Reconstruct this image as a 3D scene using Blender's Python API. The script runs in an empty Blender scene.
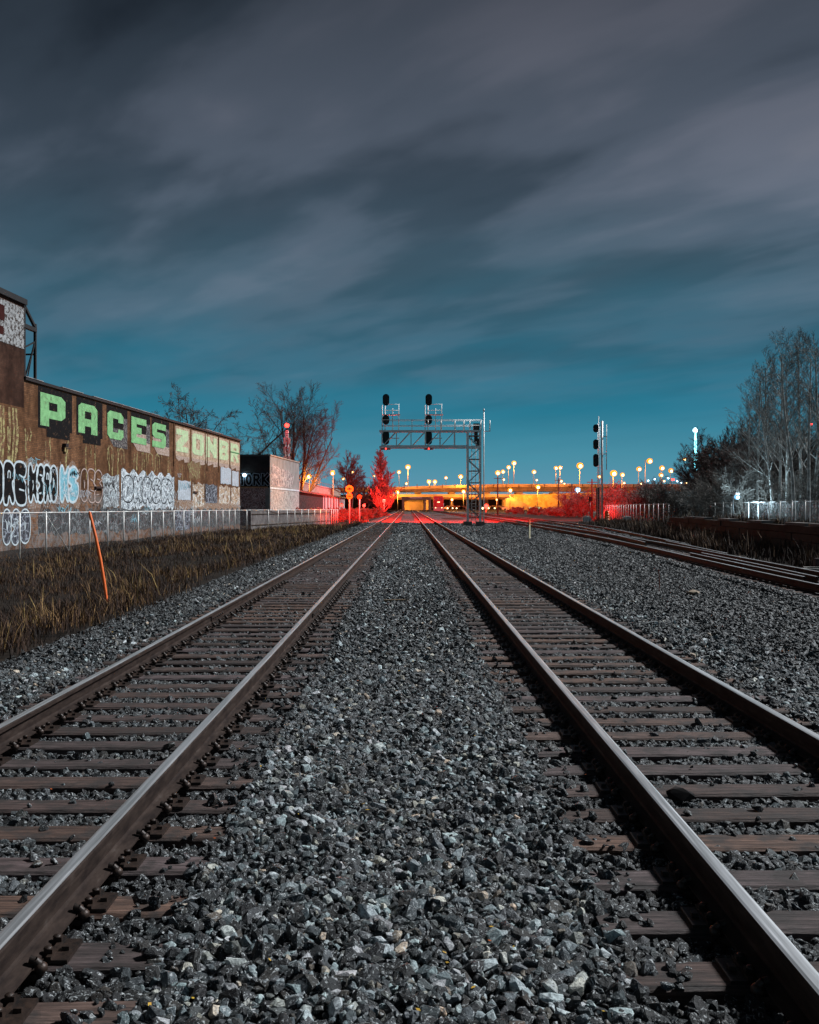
import bpy, bmesh, math, random
import numpy as np
from mathutils import Vector, Matrix
R = math.radians
random.seed(7); rng = np.random.default_rng(7)
sc = bpy.context.scene
col = sc.collection

# ------------------------------------------------------------------ camera
CAMZ = 1.81; F = 965.0; HX = 408.0; HY = 508.0
cam = bpy.data.cameras.new('camera'); camo = bpy.data.objects.new('camera', cam); col.objects.link(camo)
camo.location = (0, 0, CAMZ); camo.rotation_euler = (R(90), 0, 0)
cam.sensor_fit = 'VERTICAL'; cam.sensor_height = 36.0; cam.lens = F/1024*36
cam.shift_x = (409.5-HX)/1024; cam.shift_y = -(512-HY)/1024
cam.clip_start = 0.05; cam.clip_end = 6000
sc.camera = camo

def lin(c):
    return tuple((x/255/12.92 if x/255 <= .04045 else ((x/255+.055)/1.055)**2.4) for x in c)

# ------------------------------------------------------------------ sky (night cloud deck lit by the city)
W = bpy.data.worlds.new("World"); sc.world = W; W.use_nodes = True
nt = W.node_tree; nt.nodes.clear()
def N(t, **k):
    n = nt.nodes.new(t)
    for a, b in k.items(): setattr(n, a, b)
    return n
L = nt.links.new
def wm(op, a, b=None, c=None, clamp=False):
    n = N('ShaderNodeMath', operation=op); n.use_clamp = clamp
    for i, v in enumerate((a, b, c)):
        if v is None: continue
        if hasattr(v, 'links'): L(v, n.inputs[i])
        else: n.inputs[i].default_value = v
    return n.outputs[0]
tc = N('ShaderNodeTexCoord'); sp = N('ShaderNodeSeparateXYZ'); L(tc.outputs['Generated'], sp.inputs[0])
X, Y, Z = sp.outputs
den = wm('ADD', wm('MAXIMUM', Z, 0.0), 0.10)
px = wm('DIVIDE', X, den); py = wm('DIVIDE', Y, den)
cmb = N('ShaderNodeCombineXYZ'); L(px, cmb.inputs[0]); L(py, cmb.inputs[1])
mp = N('ShaderNodeMapping'); mp.inputs['Rotation'].default_value = (0, 0, R(47)); L(cmb.outputs[0], mp.inputs[0])
mp2 = N('ShaderNodeMapping'); mp2.inputs['Scale'].default_value = (0.72, 1.45, 1); L(mp.outputs[0], mp2.inputs[0])
mp2.inputs['Location'].default_value = (2.3, 1.1, 0)
n1 = N('ShaderNodeTexNoise'); n1.inputs['Scale'].default_value = .8; n1.inputs['Detail'].default_value = 3.5; n1.inputs['Roughness'].default_value = .45
n1.inputs['Distortion'].default_value = .35; L(mp2.outputs[0], n1.inputs['Vector'])
n2 = N('ShaderNodeTexNoise'); n2.inputs['Scale'].default_value = 2.4; n2.inputs['Detail'].default_value = 4; n2.inputs['Roughness'].default_value = .5
n2.inputs['Distortion'].default_value = .2; L(mp2.outputs[0], n2.inputs['Vector'])
nb = wm('ADD', wm('MULTIPLY', n1.outputs[0], .72), wm('MULTIPLY', n2.outputs[0], .28))
def ramp(fac, stops, interp='LINEAR'):
    r = N('ShaderNodeValToRGB'); r.color_ramp.interpolation = interp
    e = r.color_ramp.elements
    while len(e) < len(stops): e.new(0.5)
    for el, (p, c) in zip(e, stops): el.position = p; el.color = (*lin(c), 1)
    L(fac, r.inputs[0]); return r.outputs[0]
base = ramp(Z, [(0.0, (104, 152, 176)), (.05, (74, 144, 166)), (.10, (40, 124, 150)), (.16, (40, 110, 134)), (.24, (56, 96, 114)), (.36, (66, 74, 88)), (.5, (48, 52, 60)), (.6, (26, 28, 34)), (1.0, (22, 24, 28))])
cl = ramp(nb, [(.32, (38, 50, 62)), (.42, (62, 76, 90)), (.52, (92, 104, 120)), (.61, (114, 122, 138)), (.72, (134, 137, 149))], 'EASE')
n3 = N('ShaderNodeTexNoise'); n3.inputs['Scale'].default_value = 1.5; n3.inputs['Detail'].default_value = 4; n3.inputs['Distortion'].default_value = .3; L(mp2.outputs[0], n3.inputs['Vector'])
zc = wm('ADD', Z, wm('MULTIPLY', wm('SUBTRACT', n3.outputs[0], .5), wm('MULTIPLY', wm('MAXIMUM', Z, 0.0), 1.3)))
cov = ramp(zc, [(.04, (0, 0, 0)), (.10, (95, 95, 95)), (.18, (175, 175, 175)), (.34, (238, 238, 238))])
mx = N('ShaderNodeMix', data_type='RGBA'); L(cov, mx.inputs[0]); L(base, mx.inputs[6]); L(cl, mx.inputs[7])
# higher sky slightly warmer/dimmer, right side warmer
tint = ramp(Z, [(.26, (255, 255, 255)), (.46, (192, 188, 188)), (.62, (100, 100, 100)), (1.0, (100, 100, 100))])
mm = N('ShaderNodeMix', data_type='RGBA', blend_type='MULTIPLY'); mm.inputs[0].default_value = 1; L(mx.outputs[2], mm.inputs[6]); L(tint, mm.inputs[7])
bg = N('ShaderNodeBackground'); L(mm.outputs[2], bg.inputs[0]); bg.inputs[1].default_value = 1.0
out = N('ShaderNodeOutputWorld'); L(bg.outputs[0], out.inputs[0])

# moon / city glow as one soft directional light from the right
sun = bpy.data.lights.new('moonlight', 'SUN'); sun.energy = 5.0; sun.angle = R(5); sun.color = (.93, .97, 1.0)
suno = bpy.data.objects.new('moonlight', sun); col.objects.link(suno)
suno.rotation_euler = Vector((.66, .24, .72)).to_track_quat('Z', 'Y').to_euler()

sc.view_settings.view_transform = 'Standard'; sc.view_settings.look = 'None'
sc.view_settings.exposure = 0.0; sc.view_settings.gamma = 1.0
try: sc.cycles.max_bounces = 4; sc.cycles.diffuse_bounces = 2
except Exception: pass

# ------------------------------------------------------------------ helpers
def tag(o, label=None, cat=None, group=None, kind=None):
    if label: o['label'] = label
    if cat: o['category'] = cat
    if group: o['group'] = group
    if kind: o['kind'] = kind
    return o
def empty(name, loc=(0,0,0), rz=0):
    o = bpy.data.objects.new(name, None); col.objects.link(o); o.empty_display_size = .2
    o.location = loc; o.rotation_euler = (0, 0, rz); return o
class MB:
    def __init__(s): s.v = []; s.f = []; s.mi = []; s.sm = []
    def add(s, vs, fs, m=0, smooth=False):
        b = len(s.v); s.v += [tuple(v) for v in vs]
        for f in fs: s.f.append(tuple(i+b for i in f)); s.mi.append(m); s.sm.append(smooth)
    def box(s, c, d, rz=0, m=0, rot=None, bev=0):
        hx, hy, hz = d[0]/2, d[1]/2, d[2]/2
        M = rot if rot is not None else Matrix.Rotation(rz, 3, 'Z')
        vs = [Vector(c)+M @ Vector((x*hx, y*hy, z*hz)) for x in (-1,1) for y in (-1,1) for z in (-1,1)]
        s.add(vs, [(0,1,3,2),(4,6,7,5),(0,4,5,1),(2,3,7,6),(0,2,6,4),(1,5,7,3)], m)
    def bx(s, x0, x1, y0, y1, z0, z1, m=0):
        s.box(((x0+x1)/2, (y0+y1)/2, (z0+z1)/2), (abs(x1-x0), abs(y1-y0), abs(z1-z0)), m=m)
    def bar(s, a, b, w, h=None, m=0):
        a = Vector(a); b = Vector(b); h = h or w; d = b-a
        q = d.to_track_quat('Y', 'Z').to_matrix()
        s.box((a+b)/2, (w, d.length, h), rot=q, m=m)
    def tube(s, a, b, r0, r1=None, n=8, m=0, cap=True):
        a = Vector(a); b = Vector(b); r1 = r0 if r1 is None else r1
        d = (b-a); q = d.to_track_quat('Z', 'Y').to_matrix()
        u = q @ Vector((1,0,0)); w = q @ Vector((0,1,0))
        vs = []
        for p, r in ((a, r0), (b, r1)):
            for i in range(n):
                t = 2*math.pi*i/n; vs.append(p+u*(math.cos(t)*r)+w*(math.sin(t)*r))
        fs = [(i, (i+1) % n, n+(i+1) % n, n+i) for i in range(n)]
        s.add(vs, fs, m, n > 4)
        if cap: s.add([], [], m); b0 = len(s.v)-2*n; s.f.append(tuple(b0+i for i in range(n))[::-1]); s.f.append(tuple(b0+n+i for i in range(n))); s.mi += [m, m]; s.sm += [False, False]
    def path(s, pts, rs, n=6, m=0):
        for i in range(len(pts)-1):
            s.tube(pts[i], pts[i+1], rs[i] if hasattr(rs, '__len__') else rs, rs[i+1] if hasattr(rs, '__len__') else rs, n, m, cap=False)
    def ball(s, c, r, n=10, m=0, sz=1):
        vs = []; fs = []; k = n//2
        for j in range(k+1):
            t = math.pi*j/k
            for i in range(n):
                p = 2*math.pi*i/n
                vs.append((c[0]+r*math.sin(t)*math.cos(p), c[1]+r*math.sin(t)*math.sin(p), c[2]+r*sz*math.cos(t)))
        for j in range(k):
            for i in range(n): fs.append((j*n+i, (j+1)*n+i, (j+1)*n+(i+1) % n, j*n+(i+1) % n))
        s.add(vs, fs, m, True)
    def prism(s, poly, y0, y1, m=0):       # poly in (x,z), extruded along y
        n = len(poly)
        vs = [(x, y0, z) for x, z in poly]+[(x, y1, z) for x, z in poly]
        s.add(vs, [tuple(range(n)), tuple(range(2*n-1, n-1, -1))]+[(i, i+n, (i+1) % n+n, (i+1) % n) for i in range(n)], m)
    def build(s, name, mats, parent=None, loc=None):
        me = bpy.data.meshes.new(name); me.from_pydata([tuple(v) for v in s.v], [], s.f)
        if not isinstance(mats, (list, tuple)): mats = [mats]
        for m in mats: me.materials.append(m)
        me.polygons.foreach_set('material_index', s.mi); me.polygons.foreach_set('use_smooth', s.sm)
        me.update()
        if not MB.raw and len(s.f) < 4000:
            bm = bmesh.new(); bm.from_mesh(me); bmesh.ops.recalc_face_normals(bm, faces=bm.faces); bm.to_mesh(me); bm.free()
        o = bpy.data.objects.new(name, me); col.objects.link(o)
        if parent: o.parent = parent
        if loc: o.location = loc
        return o
MB.raw = False
def np_mesh(name, v, f, mat, attr=None, parent=None, smooth=False):
    """v (n,3) f (m,k) arrays"""
    me = bpy.data.meshes.new(name); k = f.shape[1]
    me.vertices.add(len(v)); me.vertices.foreach_set('co', v.astype(np.float32).ravel())
    me.loops.add(f.size); me.loops.foreach_set('vertex_index', f.astype(np.int32).ravel())
    me.polygons.add(len(f)); me.polygons.foreach_set('loop_start', np.arange(0, f.size, k, dtype=np.int32))
    try: me.polygons.foreach_set('loop_total', np.full(len(f), k, dtype=np.int32))
    except Exception: pass
    me.polygons.foreach_set('use_smooth', np.full(len(f), smooth))
    me.materials.append(mat)
    if attr is not None:
        a = me.attributes.new('tone', 'FLOAT', 'POINT'); a.data.foreach_set('value', attr.astype(np.float32))
    me.update(calc_edges=True); me.validate()
    o = bpy.data.objects.new(name, me); col.objects.link(o)
    if parent: o.parent = parent
    return o
def copy_tree(o, parent=None):
    c = o.copy(); col.objects.link(c); c.parent = parent
    for ch in o.children: copy_tree(ch, c)
    return c
ORD = ['first','second','third','fourth','fifth','sixth','seventh','eighth','ninth','tenth','eleventh','twelfth','thirteenth','fourteenth','fifteenth','sixteenth']

# ------------------------------------------------------------------ materials
def newmat(name):
    m = bpy.data.materials.new(name); m.use_nodes = True; t = m.node_tree; t.nodes.clear()
    o = t.nodes.new('ShaderNodeOutputMaterial'); b = t.nodes.new('ShaderNodeBsdfPrincipled'); t.links.new(b.outputs[0], o.inputs[0])
    return m, t, b
def vramp(t, fac, stops):
    r = t.nodes.new('ShaderNodeValToRGB'); e = r.color_ramp.elements
    while len(e) < len(stops): e.new(.5)
    for el, (p, c) in zip(e, stops): el.position = p; el.color = (*c, 1) if len(c) == 3 else c
    t.links.new(fac, r.inputs[0]); return r.outputs[0]
def coords(t, scale=(1,1,1), kind='Object', rot=(0,0,0)):
    c = t.nodes.new('ShaderNodeTexCoord'); m = t.nodes.new('ShaderNodeMapping'); m.inputs['Scale'].default_value = scale; m.inputs['Rotation'].default_value = rot
    t.links.new(c.outputs[kind], m.inputs[0]); return m.outputs[0]
def noise(t, vec, scale, detail=4, rough=.55, dist=0):
    n = t.nodes.new('ShaderNodeTexNoise'); n.inputs['Scale'].default_value = scale; n.inputs['Detail'].default_value = detail
    n.inputs['Roughness'].default_value = rough; n.inputs['Distortion'].default_value = dist; t.links.new(vec, n.inputs['Vector']); return n.outputs[0]
def mixc(t, fac, a, b, mode='MIX'):
    n = t.nodes.new('ShaderNodeMix'); n.data_type = 'RGBA'; n.blend_type = mode
    for i, v in ((0, fac), (6, a), (7, b)):
        if hasattr(v, 'links'): t.links.new(v, n.inputs[i])
        else: n.inputs[i].default_value = v if i == 0 else (*v[:3], 1)
    return n.outputs[2]
def bump(t, b, h, s=.5, d=.02):
    n = t.nodes.new('ShaderNodeBump'); n.inputs['Strength'].default_value = s; n.inputs['Distance'].default_value = d
    t.links.new(h, n.inputs['Height']); t.links.new(n.outputs[0], b.inputs['Normal'])
def mat(name, c1, c2=None, scale=3, rough=.8, metal=0, bmp=.3, stretch=(1,1,1), rnd=0, spec=None, bd=.01):
    m, t, b = newmat(name); c2 = c2 or tuple(x*.6 for x in c1)
    v = coords(t, stretch); n = noise(t, v, scale, 6, .6)
    c = vramp(t, n, [(.32, c2), (.66, c1)])
    if rnd:
        oi = t.nodes.new('ShaderNodeObjectInfo'); mr = t.nodes.new('ShaderNodeMapRange'); t.links.new(oi.outputs['Random'], mr.inputs[0])
        mr.inputs[3].default_value = 1-rnd; mr.inputs[4].default_value = 1+rnd
        vm = t.nodes.new('ShaderNodeVectorMath'); vm.operation = 'SCALE'; t.links.new(c, vm.inputs[0]); t.links.new(mr.outputs[0], vm.inputs['Scale']); c = vm.outputs[0]
    t.links.new(c, b.inputs['Base Color']); b.inputs['Roughness'].default_value = rough; b.inputs['Metallic'].default_value = metal
    b.inputs['Specular IOR Level'].default_value = spec if spec is not None else (.12 if rough > .6 else .5)
    if bmp: bump(t, b, n, bmp, bd)
    return m
def emis(name, c, s):
    m = bpy.data.materials.new(name); m.use_nodes = True; t = m.node_tree; t.nodes.clear()
    o = t.nodes.new('ShaderNodeOutputMaterial'); e = t.nodes.new('ShaderNodeEmission'); e.inputs[0].default_value = (*c, 1); e.inputs[1].default_value = s
    t.links.new(e.outputs[0], o.inputs[0])
    try: m.cycles.emission_sampling = 'NONE'
    except Exception: pass
    return m

def stone_mat():
    m, t, b = newmat('ballast stone')
    a = t.nodes.new('ShaderNodeAttribute'); a.attribute_name = 'tone'
    c = vramp(t, a.outputs['Fac'], [(0, (.008,.008,.009)), (.25, (.026,.027,.029)), (.45, (.070,.079,.084)), (.62, (.19,.215,.222)), (.78, (.44,.48,.48)), (1, (.78,.80,.78))])
    hue = t.nodes.new('ShaderNodeMath'); hue.operation = 'FRACT'; k = t.nodes.new('ShaderNodeMath'); k.operation = 'MULTIPLY'; k.inputs[1].default_value = 37.3
    t.links.new(a.outputs['Fac'], k.inputs[0]); t.links.new(k.outputs[0], hue.inputs[0])
    tn = vramp(t, hue.outputs[0], [(0, (1.35,.95,.70)), (.10, (1.12,1.02,.85)), (.2, (1.0,1.0,.95)), (.3, (.85,1.02,1.03)), (.7, (.93,1.0,1.05)), (1, (1.05,.95,.98))])
    c = mixc(t, 1, c, tn, 'MULTIPLY')
    v = coords(t); n = noise(t, v, 55, 5, .7)
    vein = noise(t, v, 30, 3, .6, 2.5)
    c = mixc(t, vramp(t, n, [(.35, (0,0,0)), (.62, (1,1,1))]), mixc(t, 1, c, (.28,.28,.30), 'MULTIPLY'), c)
    c = mixc(t, vramp(t, vein, [(.58, (0,0,0)), (.64, (.75,.75,.75))]), c, (.55,.58,.59))
    t.links.new(c, b.inputs['Base Color']); b.inputs['Roughness'].default_value = .55
    b.inputs['Specular IOR Level'].default_value = .5
    bump(t, b, n, 1.0, .012)
    return m
M_stone = stone_mat()
def bed_mat():
    m, t, b = newmat('ballast bed')
    v = coords(t); vo = t.nodes.new('ShaderNodeTexVoronoi'); vo.inputs['Scale'].default_value = 13; t.links.new(v, vo.inputs['Vector'])
    sx = t.nodes.new('ShaderNodeSeparateXYZ'); t.links.new(vo.outputs['Color'], sx.inputs[0])
    c = vramp(t, sx.outputs[0], [(0, (.008,.008,.009)), (.5, (.03,.032,.034)), (.8, (.09,.10,.105)), (1, (.30,.32,.33))])
    e = vramp(t, vo.outputs['Distance'], [(.25, (1,1,1)), (.65, (.12,.12,.12))])
    c = mixc(t, 1, c, e, 'MULTIPLY')
    t.links.new(c, b.inputs['Base Color']); b.inputs['Roughness'].default_value = .8
    h = t.nodes.new('ShaderNodeMath'); h.operation = 'SUBTRACT'; h.inputs[0].default_value = 1; t.links.new(vo.outputs['Distance'], h.inputs[1])
    bump(t, b, h.outputs[0], 1, .05)
    return m
M_bed = bed_mat()
M_dirt = mat('dark soil', (.028,.021,.016), (.009,.007,.006), 2.2, .95, bmp=.8, bd=.06)
M_tie = None
def tie_mat():
    m, t, b = newmat('weathered tie timber')
    v = coords(t, (1.4, 22, 22)); n = noise(t, v, 1.6, 7, .65, .4); n2 = noise(t, coords(t), 5, 3)
    c = vramp(t, n, [(.3, (.016,.011,.009)), (.42, (.075,.055,.050)), (.60, (.185,.145,.137)), (.74, (.30,.26,.25))])
    oi = t.nodes.new('ShaderNodeObjectInfo')
    tn = vramp(t, oi.outputs['Random'], [(0, (.28,.22,.20)), (.25, (.95,.66,.48)), (.45, (.45,.40,.40)), (.7, (.85,.78,.84)), (.85, (.5,.38,.33)), (1, (.8,.62,.52))])
    c = mixc(t, 1, c, tn, 'MULTIPLY')
    c = mixc(t, vramp(t, n2, [(.46, (0,0,0)), (.62, (.85,.85,.85))]), c, (.030,.023,.021))
    t.links.new(c, b.inputs['Base Color']); b.inputs['Roughness'].default_value = .72
    bump(t, b, n, 1.0, .03); return m
M_tie = tie_mat()
def rail_side():
    m, t, b = newmat('rusted rail side')
    v = coords(t, (1, .25, 1)); n = noise(t, v, 18, 6, .65)
    c = vramp(t, n, [(.35, (.016,.011,.010)), (.6, (.042,.029,.024)), (.75, (.070,.055,.048))])
    t.links.new(c, b.inputs['Base Color']); b.inputs['Roughness'].default_value = .7; b.inputs['Metallic'].default_value = 0; b.inputs['Specular IOR Level'].default_value = .10; bump(t, b, n, .25, .004); return m
def rail_top():
    m, t, b = newmat('worn rail head')
    v = coords(t, (40, .8, 1)); n = noise(t, v, 1.5, 5, .6)
    c = vramp(t, n, [(.3, (.50,.50,.49)), (.7, (.76,.76,.78))])
    t.links.new(c, b.inputs['Base Color']); b.inputs['Metallic'].default_value = .85
    r = vramp(t, n, [(.3, (.36,.36,.36)), (.7, (.50,.50,.50))]); t.links.new(r, b.inputs['Roughness']); return m
M_rs = rail_side(); M_rt = rail_top()
M_rust = mat('oily rusted iron', (.05,.030,.022), (.012,.009,.008), 25, .5, .3, .5)
M_galv = mat('galvanised steel', (.82,.80,.77), (.58,.57,.55), 4, .45, .25, .1)
M_galvd = mat('dull steel', (.22,.21,.20), (.13,.12,.12), 4, .55, .3, .1)
M_black = mat('black paint', (.012,.012,.013), (.006,.006,.006), 4, .6, 0, 0)
M_conc = mat('concrete', (.33,.31,.29), (.20,.19,.18), 1.2, .9, bmp=.3)
M_concd = mat('stained concrete', (.20,.18,.165), (.10,.09,.085), 1.5, .9, bmp=.4)
M_orange = mat('orange marker plastic', (.95,.17,.02), (.88,.14,.015), 5, .45, 0, 0)
M_white = mat('white paint', (.75,.75,.72), (.55,.55,.53), 6, .6, 0, .1)
M_yellow = mat('yellow sign face', (.80,.38,.02), (.7,.3,.02), 6, .5, 0, 0)
M_red = mat('red paint', (.55,.03,.025), (.38,.02,.02), 6, .5, 0, 0)
M_wood = mat('dark pole wood', (.10,.065,.045), (.05,.035,.025), 6, .85, stretch=(1,1,.1))
M_bark = mat('dark bark', (.10,.080,.070), (.045,.036,.032), 6, .9)
M_twig = mat('bare twig', (.15,.12,.11), (.08,.065,.06), 3, .9, bmp=0)
M_birch = mat('pale birch bark', (.62,.63,.60), (.16,.15,.14), 2.2, .8, stretch=(1,1,1.2))
M_btwig = mat('pale twig', (.20,.19,.175), (.12,.11,.10), 3, .9, bmp=0)
M_brush = mat('pale brush stem', (.24,.21,.18), (.12,.10,.085), 3, .9, bmp=0)
M_amber = emis('sodium lamp glow', (1, .68, .30), 10)
M_amberd = emis('amber lamp halo glow', (1, .31, .015), 1.8)
M_coold = emis('cool lamp halo glow', (.25, .62, 1), 1.1)
M_cool = emis('cool lamp glow', (.55, .85, 1), 14)
M_redl = emis('red lamp glow', (1, .03, .02), 10)
M_cyan = emis('cyan lit tube', (.20, .85, 1), 7)
M_warmhl = emis('warm headlight glow', (1, .62, .3), 8)

# ------------------------------------------------------------------ ground shape
def zr(y): return .0022*max(0.0, y-10)
def sm(t): t = min(1, max(0, t)); return t*t*(3-2*t)
T3 = [(8.9,-6),(9.05,8),(9.30,20),(9.75,28),(10.65,42),(11.2,60),(11.5,85),(11.3,120),(10.5,200),(9.5,300),(9.0,420)]
T4 = [(11.6,44),(12.5,54),(14.5,75),(15.3,96),(15.9,137),(16.2,190),(16.6,260)]
def interp(P, y):
    if y <= P[0][1]: return P[0][0]
    for (a, ya), (b, yb) in zip(P, P[1:]):
        if y <= yb: return a+(b-a)*(y-ya)/(yb-ya)
    return P[-1][0]
def redge(y):                       # right edge of the ballast
    return max(interp(T3, y), interp(T4, y) if y > 44 else 0)+2.0
WX = lambda y: 12.6+(y-15)*.0985      # foot line of the timber wall on the right
def G(x, y):
    z = zr(y)
    if x < -4.6:
        g = -.38 + .10*math.sin(x*.9+y*.23)*math.sin(y*.31) * (1 if y < 200 else 0)
        z = z+(g-z)*sm((-4.6-x)/3.2)
    e = redge(y)
    if x > e:
        z = z-.12*sm((x-e)/.8)
        if y < 75: z += 1.0*sm((x-WX(y)-.30)/.25)*sm((75-y)/8) - .45*sm((x-WX(y)-2)/8)*sm((75-y)/8)
    return z
def bedz(x, y):
    z = zr(y)
    for c in (-2.29, 2.16): 
        if abs(x-c) < 1.25: return z-.052+.012*math.sin(x*2.1+y*1.7+c)
    d = min(abs(x+4.9), 99)
    if x < -4.3: return z-.05-.42*sm((-4.3-x)/2.2)
    t3 = interp(T3, y)
    if abs(x-t3) < 1.2: return z-.06
    if 4.2 < x < t3-1.6: return z-.03+.10*math.sin((x-4.2)/(t3-5.8)*math.pi)*math.sin(y*.11+1)-.03
    if x > redge(y)-.4: return z-.03-.5*sm((x-redge(y)+.4)/1.2)
    return z-.012+.018*math.sin(x*3+y*.7)

ys = np.concatenate([np.arange(-12, 100, 1.0), np.arange(100, 260, 5.0), np.array([260, 300, 360, 440, 600, 900, 1500, 3000])])
xs = np.concatenate([[-3000, -1000, -400, -200, -100, -60, -40], np.arange(-30, 32, .75), [35, 45, 60, 100, 200, 400, 1000, 3000]])
def sheet(name, xs, ys, zf, m):
    v = np.array([(x, y, zf(x, y)) for y in ys for x in xs]); nx = len(xs)
    f = np.array([(j*nx+i, j*nx+i+1, (j+1)*nx+i+1, (j+1)*nx+i) for j in range(len(ys)-1) for i in range(nx-1)])
    return np_mesh(name, v, f, m, smooth=True)
g = sheet('ground', xs, ys, lambda x, y: G(x, y)-(.16 if -5.6 < x < redge(y)+.2 else 0), M_dirt); tag(g, kind='structure')
ys2 = np.concatenate([np.arange(-4, 130, .8), np.arange(130, 425, 6.0)])
vv = []; us = np.linspace(0, 1, 50)
for y in ys2:
    x0, x1 = -6.3, redge(y)+.9
    for u in us: x = x0+(x1-x0)*u; vv.append((x, y, bedz(x, y)-.05))
nx = len(us); ff = np.array([(j*nx+i, j*nx+i+1, (j+1)*nx+i+1, (j+1)*nx+i) for j in range(len(ys2)-1) for i in range(nx-1)])
tag(np_mesh('ballast_bed', np.array(vv), ff, M_bed, smooth=True), kind='structure')

# ------------------------------------------------------------------ ballast stones (nobody could count them)
TIE = .496; TIE0 = 3.75-TIE*6
def protos(k, npts, seed, sub=False):
    r = random.Random(seed); P = []
    for _ in range(k):
        bm = bmesh.new()
        for i in range(npts):
            while True:
                p = Vector((r.uniform(-1,1), r.uniform(-1,1), r.uniform(-1,1)))
                if .2 < p.length < 1: break
            p.normalize(); p = Vector((p.x*1.0, p.y*r.uniform(.55,.85), p.z*r.uniform(.38,.72)))
            bm.verts.new(p)
        res = bmesh.ops.convex_hull(bm, input=bm.verts)
        bmesh.ops.delete(bm, geom=[e for e in res['geom_interior'] if isinstance(e, bmesh.types.BMVert)], context='VERTS')
        bmesh.ops.triangulate(bm, faces=bm.faces)
        bm.verts.ensure_lookup_table(); bm.verts.index_update()
        P.append((np.array([v.co[:] for v in bm.verts]), np.array([[v.index for v in f.verts] for f in bm.faces]))); bm.free()
    return P
bedz_v = np.vectorize(bedz)
def scatter(y0, y1, dens, size, P, lift=0.0, layers=1):
    V = []; Fc = []; A = []; base = 0
    xm = lambda y: .47*y+1.6
    X1 = max(xm(y1), 6); area = (y1-y0)*2*X1; n = int(area*dens)
    x = rng.uniform(-X1, X1, n); y = rng.uniform(y0, y1, n)
    keep = np.abs(x) < xm(y)
    re = np.array([redge(a) for a in np.linspace(y0, y1, 60)]); e = np.interp(y, np.linspace(y0, y1, 60), re)
    keep &= (x > -5.7+rng.normal(0, .5, n)) & (x < e+.5+rng.normal(0, .3, n)); x = x[keep]; y = y[keep]; n = len(x)
    s = size*np.exp(rng.normal(-.04, .40, n)); s = np.clip(s, size*.35, size*2.3)
    z = bedz_v(x, y)
    intrack = np.zeros(n, bool); drop = np.zeros(n, bool)
    for c in (-2.29, 2.16):
        d = np.abs(x-c); ph = np.abs(((y-TIE0-(.17 if c < 0 else 0))/TIE+.5) % 1-.5)*TIE
        on = (d < 1.27) & (ph < .112)
        z = np.where(on, np.maximum(z, np.array([zr(q) for q in y])-.004), z)
        drop |= on & (rng.random(n) > np.where(d > 1.05, .16, .010)) | ((np.abs(d-.755) < .10) & on)
        nr = np.abs(d-.755) < .10; z = np.where(nr & ~on, z-.045, z)
        intrack |= d < 1.27
    t3 = np.interp(y, [p[1] for p in T3], [p[0] for p in T3]); d3 = np.abs(x-t3)
    nr = np.abs(d3-.755) < .12; z = np.where(nr, z-.07, z); intrack |= d3 < 1.35
    z += rng.uniform(-.030, .016, n)*np.where(intrack, .8, 1.1)+lift+.006
    k = ~drop; x, y, z, s, intrack = x[k], y[k], z[k], s[k], intrack[k]; n = len(x)
    tone = np.clip(rng.beta(1.35, 2.3, n), 0, 1)
    tone = np.where(rng.random(n) < .06, rng.uniform(.75, 1, n), tone)
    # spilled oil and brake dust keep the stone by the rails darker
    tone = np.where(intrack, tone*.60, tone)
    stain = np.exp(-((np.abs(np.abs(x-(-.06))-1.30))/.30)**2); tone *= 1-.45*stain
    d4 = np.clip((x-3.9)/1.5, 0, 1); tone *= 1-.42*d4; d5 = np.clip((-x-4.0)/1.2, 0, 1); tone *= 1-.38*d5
    tone *= 1-.40*np.clip((y-6)/10, 0, 1)*(tone < .8)  # darker with distance: the fading light is put into the stone tone
    pid = rng.integers(0, len(P), n)
    for i, (pv, pf) in enumerate(P):
        idx = np.where(pid == i)[0]; k = len(idx)
        if k == 0: continue
        q = rng.normal(size=(k, 4)); q[:, 1:3] *= .45; q /= np.linalg.norm(q, axis=1)[:, None]   # mostly lying flat
        w, a, b, c = q.T
        Rm = np.stack([1-2*(b*b+c*c), 2*(a*b-w*c), 2*(a*c+w*b), 2*(a*b+w*c), 1-2*(a*a+c*c), 2*(b*c-w*a), 2*(a*c-w*b), 2*(b*c+w*a), 1-2*(a*a+b*b)], 1).reshape(k, 3, 3)
        loc = np.einsum('kij,vj->kvi', Rm, pv)*s[idx][:, None, None]
        loc += np.stack([x[idx], y[idx], z[idx]], 1)[:, None, :]
        V.append(loc.reshape(-1, 3)); nf = pf[None]+(np.arange(k)*len(pv))[:, None, None]+base
        Fc.append(nf.reshape(-1, 3)); A.append(np.repeat(tone[idx], len(pv))); base += k*len(pv)
    return np.concatenate(V), np.concatenate(Fc), np.concatenate(A)
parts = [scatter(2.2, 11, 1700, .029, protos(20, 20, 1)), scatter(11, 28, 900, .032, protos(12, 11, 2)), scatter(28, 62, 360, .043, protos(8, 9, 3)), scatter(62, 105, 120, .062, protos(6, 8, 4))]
off = 0; VV = []; FF = []; AA = []
for v, f, a in parts: VV.append(v); FF.append(f+off); AA.append(a); off += len(v)
VV = np.concatenate(VV); FF = np.concatenate(FF); AA = np.concatenate(AA)
print('ballast tris', len(FF))
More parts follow.
